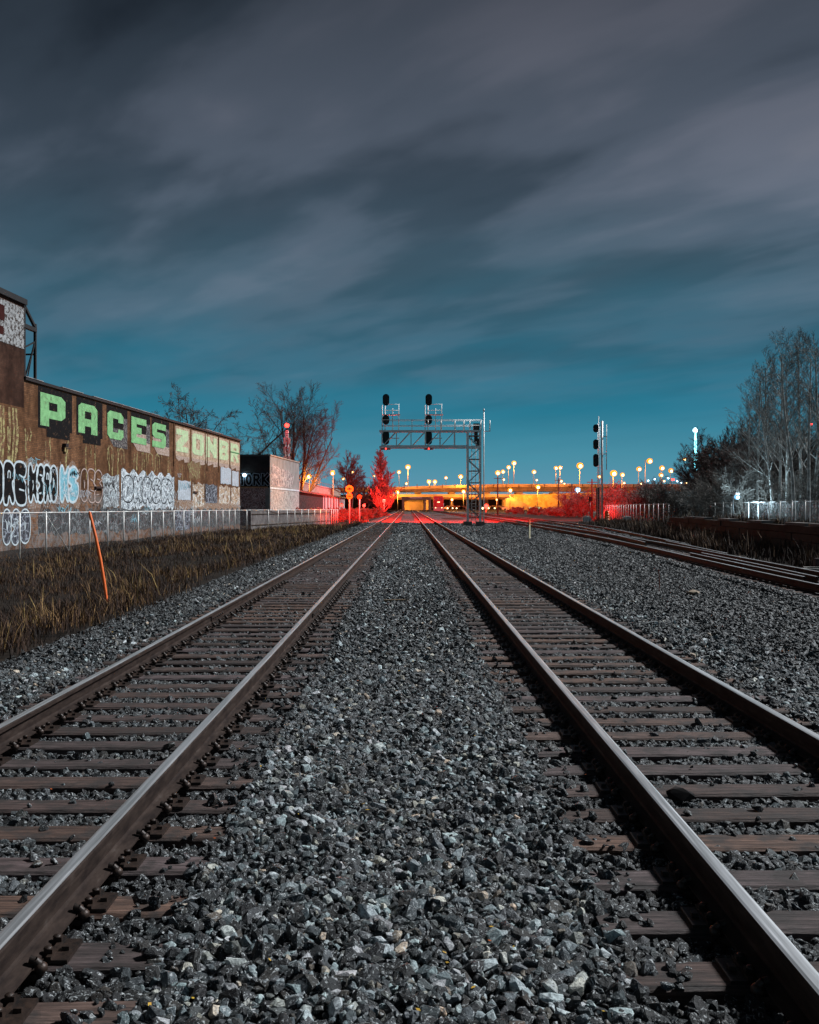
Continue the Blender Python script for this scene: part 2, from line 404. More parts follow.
def fast_mesh(name, v, f, m, a):
    me = bpy.data.meshes.new(name)
    me.vertices.add(len(v)); me.vertices.foreach_set('co', v.astype(np.float32).ravel())
    me.loops.add(f.size); me.loops.foreach_set('vertex_index', f.astype(np.int32).ravel())
    me.polygons.add(len(f)); me.polygons.foreach_set('loop_start', np.arange(0, f.size, 3, dtype=np.int32))
    me.attributes.new('tone', 'FLOAT', 'POINT').data.foreach_set('value', a.astype(np.float32))
    me.materials.append(m); me.update(calc_edges=True)
    me.polygons.foreach_set('use_smooth', np.zeros(len(f), bool))
    o = bpy.data.objects.new(name, me); col.objects.link(o); return o
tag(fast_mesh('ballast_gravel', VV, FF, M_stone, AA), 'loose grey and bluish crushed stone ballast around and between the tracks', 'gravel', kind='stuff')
del VV, FF, AA, parts

# ------------------------------------------------------------------ tracks
PROF = [(-.075,0),(-.075,.010),(-.018,.026),(-.0085,.040),(-.0085,.118),(-.013,.124),(-.0375,.130),(-.0375,.158),(-.032,.168),(-.02,.1715),(.02,.1715),(.032,.168),(.0375,.158),(.0375,.130),(.013,.124),(.0085,.118),(.0085,.040),(.018,.026),(.075,.010),(.075,0)]
def rail_mesh(mb, pts):
    n = len(PROF); vs = []
    for i, (x, y, z) in enumerate(pts):
        a = pts[max(0, i-1)]; b = pts[min(len(pts)-1, i+1)]
        d = Vector((b[0]-a[0], b[1]-a[1])).normalized(); nx_, ny_ = d.y, -d.x
        for (u, w) in PROF: vs.append((x+nx_*u, y+ny_*u, z+w))
    fs = []; mi = []
    top = {8, 9, 10}
    b0 = len(mb.v); mb.v += vs
    for i in range(len(pts)-1):
        for j in range(n):
            k = (j+1) % n
            mb.f.append((b0+i*n+j, b0+i*n+k, b0+(i+1)*n+k, b0+(i+1)*n+j)); mb.mi.append(1 if j in top else 0); mb.sm.append(False)
    mb.f.append(tuple(b0+j for j in range(n))); mb.mi.append(0); mb.sm.append(False)
def tie_shape(mb, cx, cy, cz, rz=0, r=random):
    """a timber with chamfered, slightly split edges"""
    M = Matrix.Rotation(rz, 3, 'Z'); w = .112; N_ = 7
    prof = [(-w,-.18),(-w,-.016),(-w+.014,0),(w-.014,0),(w,-.016),(w,-.18)]
    vs = []
    for i in range(N_):
        x = -1.3+2.6*i/(N_-1); e = .985 if i in (0, N_-1) else 1
        jy = r.uniform(-.006, .006)
        for (a, b) in prof: vs.append(Vector((cx, cy, cz))+M @ Vector((x, a*e+jy+r.uniform(-.003,.003), b*(1 if b < -.1 else 1)+r.uniform(-.004,.002))))
    n = len(prof); fs = [(i*n+j, (i+1)*n+j, (i+1)*n+(j+1) % n, i*n+(j+1) % n) for i in range(N_-1) for j in range(n)]
    fs += [tuple(range(n))[::-1], tuple((N_-1)*n+j for j in range(n))]
    mb.add(vs, fs)
tie_v = []
for k in range(5):
    mb = MB(); tie_shape(mb, 0, 0, 0, r=random.Random(k)); o = mb.build('tie', M_tie); tie_v.append(o.data); bpy.data.objects.remove(o)
# tie plate with spikes
mb = MB(); mb.box((0,0,.008), (.36,.19,.016)); mb.box((-.105,0,.022), (.02,.19,.014)); mb.box((.105,0,.022), (.02,.19,.014))
for sx in (-1, 1):
    for sy in (-.055, .05):
        mb.box((sx*.095, sy, .032), (.035,.030,.030)); mb.ball((sx*.090, sy, .046), .019, 8, sz=.5)
    mb.box((sx*.145, 0, .018), (.03,.03,.03))
o = mb.build('tie_plate', M_rust); PLATE = o.data; bpy.data.objects.remove(o)
# rail anchor: a U clip gripping the rail foot, its rounded shoulder showing beside the rail
mb = MB()
for sx in (-1, 1):
    pts = [Vector((sx*(.06+.045*math.sin(t)), 0, .012+.040*math.cos(t)-.008)) for t in [R(a) for a in range(0, 200, 30)]]
    mb.path(pts, .016, 8)
    mb.ball((sx*.103, .0, .010), .027, 10, sz=.9)
mb.box((0, 0, -.014), (.19,.045,.014))
o = mb.build('rail_anchor', M_rust); ANCH = o.data; bpy.data.objects.remove(o)

def straight_track(cx, label, phase, near):
    t = tag(empty('railway_track', (cx, 0, 0)), label, 'railway track', 'railway tracks side by side')
    rails = []
    for s in (-1, 1):
        mb = MB(); rail_mesh(mb, [(s*.755, y, zr(y)+.014) for y in [-2, 10]+list(range(20, 431, 10))])
        rails.append(mb.build('rail', [M_rs, M_rt], t))
    r = random.Random(int(cx*100))
    for k in range(100):
        y = TIE0+phase+TIE*k
        o = bpy.data.objects.new('tie', tie_v[r.randrange(5)]); col.objects.link(o); o.parent = t
        o.location = (r.uniform(-.04,.04), y+r.uniform(-.012,.012), zr(y)+r.uniform(-.006,.002)); o.rotation_euler = (r.uniform(-.01,.01), 0, r.uniform(-.012,.012)+(math.pi if r.random() < .5 else 0))
        if k < near:
            for s in (-1, 1):
                p = bpy.data.objects.new('tie_plate', PLATE); col.objects.link(p); p.parent = o
                p.matrix_parent_inverse = Matrix.Identity(4)
                flip = abs(o.rotation_euler.z) > 1
                p.location = ((-s if flip else s)*.755-(o.location.x if not flip else -o.location.x), 0, .001)
                for dy in (-.155,):
                    a = bpy.data.objects.new('rail_anchor', ANCH); col.objects.link(a); a.parent = rails[(s+1)//2]
                    a.location = (s*.755, y+dy, zr(y)+.006)
    mb = MB()
    y = TIE0+phase+TIE*100
    while y < 300: mb.bx(-1.3, 1.3, y-.11, y+.11, zr(y)-.18, zr(y)); y += TIE
    tag(mb.build('tie_row', M_tie, t), kind='stuff')
    return t, rails
tL, rL = straight_track(-2.29, 'left of the two straight tracks running to the bridge, rusty rails on wooden ties', .17, 46)
tR, rR = straight_track(2.16, 'right of the two straight tracks, passing under the signal bridge arm on wooden ties', 0, 46)
for rl, s, y in ((rL[1], 1, 15.8), (rL[0], -1, 15.3), (rR[0], -1, 27)):
    mb = MB()
    for k in (-1, 1):
        mb.box((s*.755+k*.020, y, zr(y)+.093), (.018, .92, .075))
        for q in range(6): mb.tube((s*.755+k*.028, y-.38+q*.152, zr(y)+.093), (s*.755+k*.048, y-.38+q*.152, zr(y)+.093), .016, n=6)
    mb.build('joint_bar', M_rust, rl)

def curved_track(P, label, y0, y1, nt_, rr=None):
    t = tag(empty('railway_track', (0, 0, 0)), label, 'railway track', 'railway tracks side by side')
    yy = np.arange(y0, y1, 3.0)
    # smooth centreline
    cxs = np.array([interp(P, y) for y in yy]); 
    for _ in range(6): cxs[1:-1] = (cxs[:-2]+2*cxs[1:-1]+cxs[2:])/4
    tan = np.gradient(cxs, yy); nrm = np.sqrt(1+tan**2)
    for s in (-1, 1):
        st = 0
        if rr and s in rr: st = next(i for i, y in enumerate(yy) if y >= rr[s])
        mb = MB(); rail_mesh(mb, [(c+s*.755/n_, y-s*.755*tg/n_, zr(y)+.014) for c, y, tg, n_ in list(zip(cxs, yy, tan, nrm))[st:]])
        mb.build('rail', [M_rs, M_rt], t)
    mb = MB(); k = 0; y = y0+.3
    while y < min(y1, 290):
        c = float(np.interp(y, yy, cxs)); tg = float(np.interp(y, yy, tan)); rz = -math.atan(tg)
        if k < nt_:
            o = bpy.data.objects.new('tie', tie_v[k % 5]); col.objects.link(o); o.parent = t; o.location = (c, y, zr(y)-.012); o.rotation_euler = (0, 0, rz)
        else: mb.box((c, y, zr(y)-.1), (2.6,.22,.18), rz)
        y += TIE; k += 1
    if mb.v: tag(mb.build('tie_row', M_tie, t), kind='stuff')
    return t
curved_track(T3, 'third track curving away on the right beyond the wide strip of ballast', 6, 420, 96)
t4 = curved_track(T4, 'diverging track branching right from the third track toward the signal mast', 44, 260, 90)
# switch closure rail and guard rails lying inside the third track
def guard(name, pts, parent, m=(M_rs, M_rt)):
    mb = MB(); rail_mesh(mb, pts); return mb.build(name, list(m), parent)
guard('guard_rail', [(9.55, 22.5, zr(22)+.016), (9.9, 27, zr(27)+.016), (10.35, 34, zr(34)+.016)], t4)
guard('guard_rail', [(9.25, 22.5, zr(22)+.014), (9.5, 27, zr(27)+.014), (9.95, 34, zr(34)+.014)], t4)
guard('rail', [(11.1, 33.5, zr(33)+.02), (11.6, 39, zr(39)+.02), (12.3, 46, zr(46)+.014)], t4)
mb = MB(); mb.box((9.35, 21.3, zr(21)+.05), (1.15,.9,.07), rz=-.05); tag(mb.build('crossing_panel', M_galvd), 'flat grey steel plate lying between the rails of the third track', 'metal plate')

# ------------------------------------------------------------------ numpy grass
def grass(name, label, n, xf, yr, hgt, mat_, lean=.45, wid=.006, mask=None):
    y = yr[0]+(yr[1]-yr[0])*rng.random(n)**1.5
    x0, x1 = xf(y); x = x0+(x1-x0)*rng.random(n)
    cl = .8*np.sin(x*1.7+y*.9)*np.sin(y*1.3-x*.6)+.5*np.sin(x*4.1+1)*np.sin(y*3.3)+.5*np.sin(x*.7+2)*np.sin(y*.33+x*.2)
    keep = rng.random(n) < np.clip(.45+.55*cl, .05, 1)
    if mask is not None: keep &= mask(x, y)
    x, y, cl = x[keep], y[keep], cl[keep]; n = len(x)
    h = hgt*np.exp(rng.normal(0, .4, n))*(.75+.35*cl); h = np.clip(h, .04, hgt*2.6)
    z = np.array([max(G(a, b), bedz(a, b)-.06 if a > -6.2 and a < 0 else -9) for a, b in zip(x, y)])-.03
    az = rng.uniform(0, 2*np.pi, n); ln = lean*rng.random(n); w = wid*(1+.04*y)
    dx, dy = np.cos(az)*ln*h, np.sin(az)*ln*h; f = rng.uniform(0, np.pi, n); wx, wy = np.cos(f)*w, np.sin(f)*w
    P = np.stack([np.stack([x-wx, y-wy, z], 1), np.stack([x+wx, y+wy, z], 1), np.stack([x+dx*.4+wx*.8, y+dy*.4+wy*.8, z+h*.6], 1), np.stack([x+dx*.4-wx*.8, y+dy*.4-wy*.8, z+h*.6], 1), np.stack([x+dx+wx*.2, y+dy+wy*.2, z+h*.95], 1), np.stack([x+dx-wx*.2, y+dy-wy*.2, z+h*.95], 1)], 1)
    b = np.arange(n)[:, None, None]*6; Q = np.array([[0,1,2,3],[3,2,4,5]])[None]+b
    tone = np.repeat(np.clip(rng.normal(.45, .22, n)+.25*cl, 0, 1), 6)
    o = np_mesh(name, P.reshape(-1, 3), Q.reshape(-1, 4), mat_, tone); return tag(o, label, 'grass', kind='stuff')
def grass_mat(name, stops):
    m, t, b = newmat(name); a = t.nodes.new('ShaderNodeAttribute'); a.attribute_name = 'tone'
    t.links.new(vramp(t, a.outputs['Fac'], stops), b.inputs['Base Color']); b.inputs['Roughness'].default_value = .85; return m
M_gr = grass_mat('dry grass blades', [(0, (.010,.006,.005)), (.5, (.036,.017,.011)), (.8, (.10,.046,.022)), (1, (.34,.19,.07))])
M_gr2 = grass_mat('brown weed stalks', [(0, (.008,.005,.004)), (.6, (.045,.024,.015)), (1, (.22,.13,.07))])
grass('dry_grass', 'dry golden brown grass on the bank between the left track and the fence', 190000, lambda y: (np.maximum(-.47*y-2, -18.5), np.full_like(y, -4.6)), (5, 120), .20, M_gr, lean=.9, wid=.0035,
      mask=lambda x, y: rng.random(len(x)) < np.clip((-4.6-x)/1.2, .0, 1))
grass('golden_grass_clumps', 'taller golden dry grass in patches beside the bent orange pole and along the fence foot', 60000, lambda y: (np.maximum(-.47*y-1, -15.5), np.full_like(y, -5.2)), (7, 110), .36, grass_mat('golden grass blades', [(0, (.03,.016,.009)), (.45, (.12,.058,.026)), (.8, (.34,.20,.07)), (1, (.62,.43,.15))]), lean=.7, wid=.0035,
      mask=lambda x, y: rng.random(len(x)) < np.clip(1.9*(np.sin(x*.55+y*.16+.6)*np.sin(y*.19-x*.3+1.1)+.45*np.sin(x*2.3)*np.sin(y*1.1+x))-.42, .0, 1)+.012)  # golden blades and clump density also stand in for lit patches of the verge
grass('tall_weeds', 'dark brown dead weeds in front of the low timber wall on the right', 60000, lambda y: (np.array([redge(a)+.1 for a in y]), np.array([WX(a)+.2 if a < 62 else 24 for a in y])), (14, 100), .42, M_gr2)
grass('bank_grass', 'pale dry grass on top of the low bank below the right fence', 40000, lambda y: (WX(y)+.9, np.full_like(y, 26)), (25, 130), .28, M_gr)

# fallen leaves scattered through the ballast
mb = MB(); r = random.Random(5)
for i in range(120):
    y = 3.4+r.random()**1.6*16; x = r.uniform(-.45*y, .45*y)
    if abs(abs(x)-2.2) > 1.4 or r.random() < .3:
        s = r.uniform(.007, .017); z = bedz(x, y)+.035+r.uniform(0,.02); q = Matrix.Rotation(r.uniform(0,6), 3, 'Z') @ Matrix.Rotation(r.uniform(-.6,.6), 3, 'X')
        mb.add([Vector((x,y,z))+q @ Vector(p)*s for p in ((-1,0,0),(0,-.5,.1),(1,0,0.15),(0,.5,.1))], [(0,1,2,3)], 0 if r.random() < .6 else 1)
tag(mb.build('fallen_leaf_litter', [mat('yellow leaf', (.55,.38,.06), (.4,.2,.04), 30, .7, bmp=0), mat('orange leaf', (.5,.12,.03), (.3,.06,.02), 30, .7, bmp=0)]), 'tiny yellow and orange dead leaves scattered through the ballast', 'leaves', kind='stuff')

# ------------------------------------------------------------------ warehouse
def brick_mat(name, a, b_, mortar, scale=1.0, stain=None, lowpaint=None, bs=.25):
    m, t, b = newmat(name)
    c = t.nodes.new('ShaderNodeTexCoord'); s = t.nodes.new('ShaderNodeSeparateXYZ'); t.links.new(c.outputs['Object'], s.inputs[0])
    ad = t.nodes.new('ShaderNodeMath'); ad.operation = 'ADD'; t.links.new(s.outputs[0], ad.inputs[0]); t.links.new(s.outputs[1], ad.inputs[1])
    k = t.nodes.new('ShaderNodeCombineXYZ'); t.links.new(ad.outputs[0], k.inputs[0]); t.links.new(s.outputs[2], k.inputs[1])
    br = t.nodes.new('ShaderNodeTexBrick'); t.links.new(k.outputs[0], br.inputs['Vector']); br.inputs['Scale'].default_value = scale
    br.inputs['Color1'].default_value = (*a, 1); br.inputs['Color2'].default_value = (*b_, 1); br.inputs['Mortar'].default_value = (*mortar, 1)
    br.inputs['Mortar Size'].default_value = .012; br.inputs['Brick Width'].default_value = .30; br.inputs['Row Height'].default_value = .10
    cc = br.outputs['Color']
    n = noise(t, c.outputs['Object'], .35, 5, .6); cc = mixc(t, vramp(t, n, [(.42, (0,0,0)), (.62, (.85,.85,.85))]), cc, tuple(x*.35 for x in a))
    n2 = noise(t, c.outputs['Object'], 2.5, 5, .6); cc = mixc(t, 1, cc, vramp(t, n2, [(.3, (.6,.6,.6)), (.7, (1.25,1.25,1.25))]), 'MULTIPLY')
    st = noise(t, coords(t, (.55, .55, .14)), 1.6, 7, .62, .6); cc = mixc(t, 1, cc, vramp(t, st, [(.32, (.40,.36,.35)), (.5, (.9,.9,.9)), (.68, (1.25,1.2,1.15))]), 'MULTIPLY')
    if lowpaint:
        (z0, z1, pc, amt) = lowpaint
        mr = t.nodes.new('ShaderNodeMapRange'); t.links.new(s.outputs[2], mr.inputs[0]); mr.inputs[1].default_value = z1; mr.inputs[2].default_value = z0
        n3 = noise(t, k.outputs[0], 1.6, 6, .7, 1.5)
        mu = t.nodes.new('ShaderNodeMath'); mu.operation = 'MULTIPLY'; t.links.new(mr.outputs[0], mu.inputs[0]); t.links.new(vramp(t, n3, [(.42, (0,0,0)), (.58, (amt,)*3)]), mu.inputs[1])
        cc = mixc(t, mu.outputs[0], cc, pc)
    b.inputs['Specular IOR Level'].default_value = .08; t.links.new(cc, b.inputs['Base Color']); b.inputs['Roughness'].default_value = .9; bump(t, b, br.outputs['Fac'], -.4, .01); return m
M_brick = brick_mat('brown brick', (.29,.135,.066), (.18,.082,.043), (.09,.06,.04), lowpaint=(2.2, 3.0, (.22,.24,.25), .55))
M_brickd = brick_mat('dark brick', (.10,.045,.030), (.07,.032,.022), (.06,.04,.03))
def paint(name, c, wear=.45, wc=(.2,.11,.065), sc_=1.6, rough=.7):
    m, t, b = newmat(name); o = t.nodes.new('ShaderNodeTexCoord').outputs['Object']
    n = noise(t, o, sc_*2.2, 8, .78, .5); n2 = noise(t, o, 2.0, 6, .7)
    cc = mixc(t, 1, (*c,), vramp(t, n2, [(.3, (.62,.62,.62)), (.7, (1.15,1.15,1.15))]), 'MULTIPLY')
    cc = mixc(t, vramp(t, n, [(wear+.02, (1,1,1)), (wear+.08, (0,0,0))]), cc, wc)
    t.links.new(cc, b.inputs['Base Color']); b.inputs['Roughness'].default_value = .85; b.inputs['Specular IOR Level'].default_value = .08; return m
def scribble(name, bgc, l1, l2, sc_=1.6, th=.06, dist=1.2):
    """dense sprayed tags: layered wandering outlines"""
    m, t, b = newmat(name); o = t.nodes.new('ShaderNodeTexCoord').outputs['Object']
    sp_ = t.nodes.new('ShaderNodeSeparateXYZ'); t.links.new(o, sp_.inputs[0]); k = t.nodes.new('ShaderNodeCombineXYZ')
    ad = t.nodes.new('ShaderNodeMath'); ad.operation = 'MULTIPLY'; ad.inputs[1].default_value = 1.0; t.links.new(sp_.outputs[0], ad.inputs[0])
    t.links.new(ad.outputs[0], k.inputs[0]); t.links.new(sp_.outputs[2], k.inputs[1]); t.links.new(sp_.outputs[1], k.inputs[2])
    nz = t.nodes.new('ShaderNodeTexNoise'); nz.inputs['Scale'].default_value = 1.3; nz.inputs['Detail'].default_value = 2; t.links.new(k.outputs[0], nz.inputs['Vector'])
    va = t.nodes.new('ShaderNodeVectorMath'); va.operation = 'MULTIPLY_ADD'; t.links.new(nz.outputs['Color'], va.inputs[0]); va.inputs[1].default_value = (dist,)*3; t.links.new(k.outputs[0], va.inputs[2])
    cc = None; base_ = noise(t, k.outputs[0], 2.2, 6, .7, .8)
    cc = vramp(t, base_, [(.38, tuple(x*.55 for x in bgc)), (.5, bgc), (.62, tuple(min(.8, x*1.5) for x in bgc))])
    for (lc, s_, th_) in ((l2, sc_*1.7, th*1.1), (l1, sc_, th)):
        vo = t.nodes.new('ShaderNodeTexVoronoi'); vo.feature = 'DISTANCE_TO_EDGE'; vo.inputs['Scale'].default_value = s_; t.links.new(va.outputs[0], vo.inputs['Vector'])
        cc = mixc(t, vramp(t, vo.outputs['Distance'], [(th_*.7, (1,1,1)), (th_, (0,0,0))]), cc, lc)
    b.inputs['Specular IOR Level'].default_value = .08; t.links.new(cc, b.inputs['Base Color']); b.inputs['Roughness'].default_value = .85; return m
P_green = paint('mint green paint', (.26,.54,.24), .36, (.12,.11,.08))
P_greenp = paint('faded pale green paint', (.56,.74,.42), .42, (.55,.50,.36))
P_cream = paint('cream letter ground', (.62,.46,.33), .42, (.30,.18,.11))  # cream pads, with orange lamp light on this wall end put into the colour
P_blk = paint('black spray paint', (.010,.010,.011), .34)
P_mott = paint('grey mottled letter shadow', (.30,.27,.25), .48, (.05,.045,.05), 3)
P_pink = paint('pinkish white paint', (.55,.42,.36), .44, (.3,.2,.15), 3)
P_wht = paint('white outline paint', (.62,.70,.74), .30)
P_cyn = paint('sky blue spray fill', (.20,.48,.58), .40, (.5,.62,.68), 2.5)
P_drip = paint('pale yellow paint drip', (.44,.38,.17), .46)
P_wall = paint('peeling white wall paint', (.40,.40,.40), .44, (.05,.035,.03), 2)
P_pnl = paint('white patch panel paint', (.55,.60,.66), .42, (.35,.36,.38), 3)
S_wht = scribble('dense white tags', (.42,.46,.49), (.72,.77,.80), (.12,.13,.15), 1.5)
S_gry = scribble('grey tags', (.25,.26,.27), (.55,.60,.62), (.07,.07,.08), 1.9)
S_drkg = scribble('dirty grey lower tags', (.07,.072,.075), (.20,.22,.23), (.03,.03,.03), 1.5, .04)
S_org = scribble('worn orange white tags', (.42,.30,.20), (.66,.64,.60), (.20,.10,.06), 1.7)
S_drk = scribble('dark blue grey tags', (.07,.075,.09), (.30,.33,.38), (.03,.03,.04), 1.8)
S_pnk = scribble('pinkish tags', (.38,.24,.23), (.60,.48,.46), (.12,.06,.06), 1.6)
S_conc = scribble('pale concrete tags', (.36,.35,.33), (.52,.50,.48), (.20,.19,.18), 1.1, .04)

WO = Vector((-17.4+.0684*(40-100), 40, 0)); WR = math.atan2(1, .0684); WN = math.sqrt(1+.0684**2)
def ws(p):                             # wall coordinate where the sight line at picture column p meets the wall
    k = (p-HX)/F; z = (-17.4-6.84)/(k-.0684); return (z-40)*WN
def wz(p, q): k = (p-HX)/F; z = (-24.24)/(k-.0684); return CAMZ+(HY-q)*z/F
wh = tag(empty('warehouse', WO, WR), 'long brown brick warehouse covered in graffiti behind the left fence', 'building')
S0, S1, ST = -42.0, ws(240), ws(24)
H = 8.72; HT = 13.05
mb = MB(); mb.bx(ST, S1, 0, 22, -.8, H); mb.build('brick_wall', M_brick, wh)
mb = MB(); mb.bx(S0, ST, -.003, 22, -.8, 7.2); 
mb.build('lower_wall', M_brick, wh)
mb = MB(); mb.bx(S0, ST, -.003, 22, 7.2, HT-.3); mb.build('upper_wall', M_brickd, wh)
mb = MB(); mb.bx(S0-.1, ST+.12, -.14, 22.1, HT-.3, HT); mb.build('roof_edge', M_black, wh)
mb = MB(); mb.bx(ST+.02, S1+.1, -.10, .5, H, H+.16); mb.build('parapet', M_black, wh)
M_flash = mat('worn flashing', (.6,.58,.57), (.2,.19,.19), 1.2, .4, .5); r = random.Random(3); s = ST
while s < S1:
    l = r.uniform(1.5, 4)
    if r.random() < .55: mb = MB(); mb.bx(s, min(s+l, S1), -.13, .2, H+.162, H+.20); mb.build('metal_flashing', M_flash, wh)
    s += l+.03
mb = MB(); mb.bx(S0, ST-.03, -.02, -.004, 10.35, 12.55); mb.build('painted_panel', P_wall, wh)
mb = MB(); e = ws(4)
mb.bx(e-1.6, e, -.03, -.021, 11.45, 12.25); mb.bx(e-1.3, e-.1, -.03, -.021, 10.72, 11.15)
mb.build('painted_lettering', paint('dark red lettering', (.05,.012,.010), .3), wh)

# the steel frame standing on the lower roof
fr = tag(empty('steel_frame', WO, WR), 'black steel braced frame standing on the warehouse roof beside the taller part', 'steel frame')
sA, sB = ws(29), ws(40.3); mb = MB()
for y in (.3, 2.0):
    mb.bar((sA, y, H), (sA, y, 12.9), .16); mb.bar((sB, y, H), (sB, y, 12.1), .13)
    mb.bar((ST, y, 12.85), (sA+.1, y, 12.85), .16); mb.bar((sA, y, 12.9), (sB+.05, y, 11.85), .14)
    mb.bar((ST, y, 11.75), (sB, y, 11.75), .22)
    mb.bar((ST, y, 10.3), (sB, y, 11.1), .07); mb.bar((sA+.1, y, H+.1), (sB, y, 11.1), .07); mb.bar((sB-.05, y, 11.2), (sA+.4, y, H+.1), .05)
    mb.bar((ST, y, 11.75), (sA, y, 12.2), .08)
for s_, z_ in ((sA, 12.85), (sB, 11.85), (sA, 10.4), (sB, 10.4)): mb.bar((s_, .3, z_), (s_, 2.0, z_), .09)
mb.build('braced_frame', M_black, fr)

FONT = {'P':["#####b","######","##..##","##..##","######","#####d","##....","##...."],
 'A':["a####b","######","##..##","##..##","######","######","##..##","##..##"],
 'C':["a####b","######","##..##","##....","##....","##..##","######","c####d"],
 'E':["######","######","##....","####..","####..","##....","######","######"],
 'S':["a#####","######","##....","#####b","c#####","....##","######","#####d"],
 'Z':["######","######","..a###",".a###d","a###d.","###d..","######","######"],
 'O':["a####b","######","##..##","##..##","##..##","##..##","######","c####d"],
 'N':["##..##","##b.##","###b##","######","######","##c###","##.c##","##..##"],
 'B':["#####b","######","##..##","#####d","#####b","##..##","######","#####d"],
 'R':["#####b","######","##..##","######","#####d","##c##.","##.c#b","##..##"]}
def glyph(ch, s0, s1, z0, z1, y, th=.012):
    mb = MB(); rows = FONT[ch]; nr = len(rows); nc = 6; dw = (s1-s0)/nc; dh = (z1-z0)/nr
    for j, row in enumerate(rows):
        i = 0; zt_ = z1-j*dh; zb_ = z1-(j+1)*dh
        while i < nc:
            a, b = s0+i*dw, s0+(i+1)*dw
            tri = {'a': [(a,zb_),(b,zb_),(b,zt_)], 'b': [(a,zb_),(b,zb_),(a,zt_)], 'c': [(a,zt_),(b,zt_),(b,zb_)], 'd': [(a,zt_),(b,zt_),(a,zb_)]}.get(row[i])
            if tri: mb.prism(tri, y-th, y); i += 1
            elif row[i] == '#':
                k = i
                while k < nc and row[k] == '#': k += 1
                mb.bx(a, s0+k*dw, y-th, y, zb_, zt_); i = k
            else: i += 1
    return mb
LET = [('P',40,65,'g'),('A',78,97,'g'),('C',107,123,'g'),('E',131,146,'g'),('S',152,165.5,'g'),('Z',176,188,'p'),('O',192,203.5,'p'),('N',206,216.5,'p'),('B',219,228,'p'),('R',230.5,238.5,'p')]
for i, (ch, a, b, kd) in enumerate(LET):
    s0, s1 = ws(a), ws(b); w = s1-s0; mb = MB()
    if i < 2:
        mb.bx(s0-.25, s1+w*.30, -.012, 0, 6.3, 8.62); mb.bx(s0+w*.25, s1+w*.20, -.012, 0, 5.85, 6.3); mb.build('letter_shadow', P_blk, wh)
    elif i < 5:
        mb.bx(s0-.1, s1+w*.28, -.012, 0, 7.2, 8.62); mb.build('letter_shadow', P_blk, wh)
        mb = MB(); mb.prism([(s0+.1, 7.2), (s1+w*.28, 7.2), (s1+w*.28, 5.9), (s0+w*.4, 5.95), (s0+w*.1, 6.5)], -.012, 0); mb.build('letter_shadow', P_mott if i == 2 else P_pink, wh)
        mb = MB(); mb.bx(s1+.02, s1+w*.27, -.018, -.012, 6.6, 8.0); mb.build('letter_shadow', P_mott, wh)
    else:
        mb.bx(s0-.15, s1+w*.12, -.012, 0, 6.1, 8.5); mb.build('letter_ground', P_cream, wh)
        mb = MB(); mb.prism([(s0-.1, 6.1), (s1+w*.12, 6.1), (s1+w*.1, 5.7), (s1-w*.3, 5.6), (s1-w*.35, 5.9), (s0+w*.2, 5.65), (s0, 5.9)], -.012, 0); mb.build('letter_ground', P_pink, wh)
    glyph(ch, s0, s1, 6.45, 8.30, -.019 if i >= 2 else -.013).build('painted_letter', P_green if kd == 'g' else P_greenp, wh)
mb = MB(); mb.bx(ws(230), ws(239), -.045, -.033, 7.35, 7.45); mb.build('green_stripe', paint('dark green line', (.03,.2,.07), .2), wh)

# flat ribbons of paint on the wall
def ribbon(mb, pts, w, y=-.02):
    for i in range(len(pts)-1):
        a = Vector((pts[i][0], 0, pts[i][1])); b = Vector((pts[i+1][0], 0, pts[i+1][1])); d = (b-a)
        if d.length < 1e-4: continue
        n = Vector((-d.z, 0, d.x)).normalized()*w/2; e = d.normalized()*w*.35
        q = [a-e+n, a-e-n, b+e-n, b+e+n]
        yy = y-.0006*(i % 3)
        mb.add([(v.x, yy, v.z) for v in q], [(0,1,2,3)])
def blob(mb, cx, cz, rx, rz_, y=-.014, p=2.6, n=22, tilt=0):
    vs = []
    for i in range(n):
        t = 2*math.pi*i/n; c, s_ = math.cos(t), math.sin(t)
        u = math.copysign(abs(c)**(2/p), c)*rx; v = math.copysign(abs(s_)**(2/p), s_)*rz_
        vs.append((cx+u+tilt*v, y, cz+v))
    mb.add(vs, [tuple(range(n))]); return [(a[0], a[2]) for a in vs]+[(vs[0][0], vs[0][2])]
def throwup(a, b, z0, z1, fill, line, shapes, lw=.1):
    """bubble capitals: each shape is a closed soft outline in a 0..1 box, plus open inner strokes"""
    s0, s1 = ws(a), ws(b); w = s1-s0; h = z1-z0
    T = lambda u, v: (s0+u*w, z0+v*h)
    def smooth(P_, closed):
        for _ in range(2):
            Q = []; n = len(P_)
            rngi = range(n if closed else n-1)
            if not closed: Q.append(P_[0])
            for i in rngi:
                p, q = P_[i], P_[(i+1) % n]; Q += [(p[0]*.75+q[0]*.25, p[1]*.75+q[1]*.25), (p[0]*.25+q[0]*.75, p[1]*.25+q[1]*.75)]
            if not closed: Q.append(P_[-1])
            P_ = Q
        return P_
    for k, (closed, P_) in enumerate(shapes):
        if closed:
            if k: o.build('graffiti_outline', line, wh)
            f = MB(); o = MB()
        Q = [T(*p) for p in smooth(P_, closed)]
        if closed:
            f.add([(x, -.016-.0008*k, z) for x, z in Q], [tuple(range(len(Q)))]); Q = Q+[Q[0]]
            if fill: f.build('graffiti_fill', fill, wh)
        if closed: ribbon(o, Q, lw, -.027-.0002*k)
        else: q = MB(); ribbon(q, Q, lw*.75, -.027-.0002*k); q.build('graffiti_line', line, wh)
    o.build('graffiti_outline', line, wh)
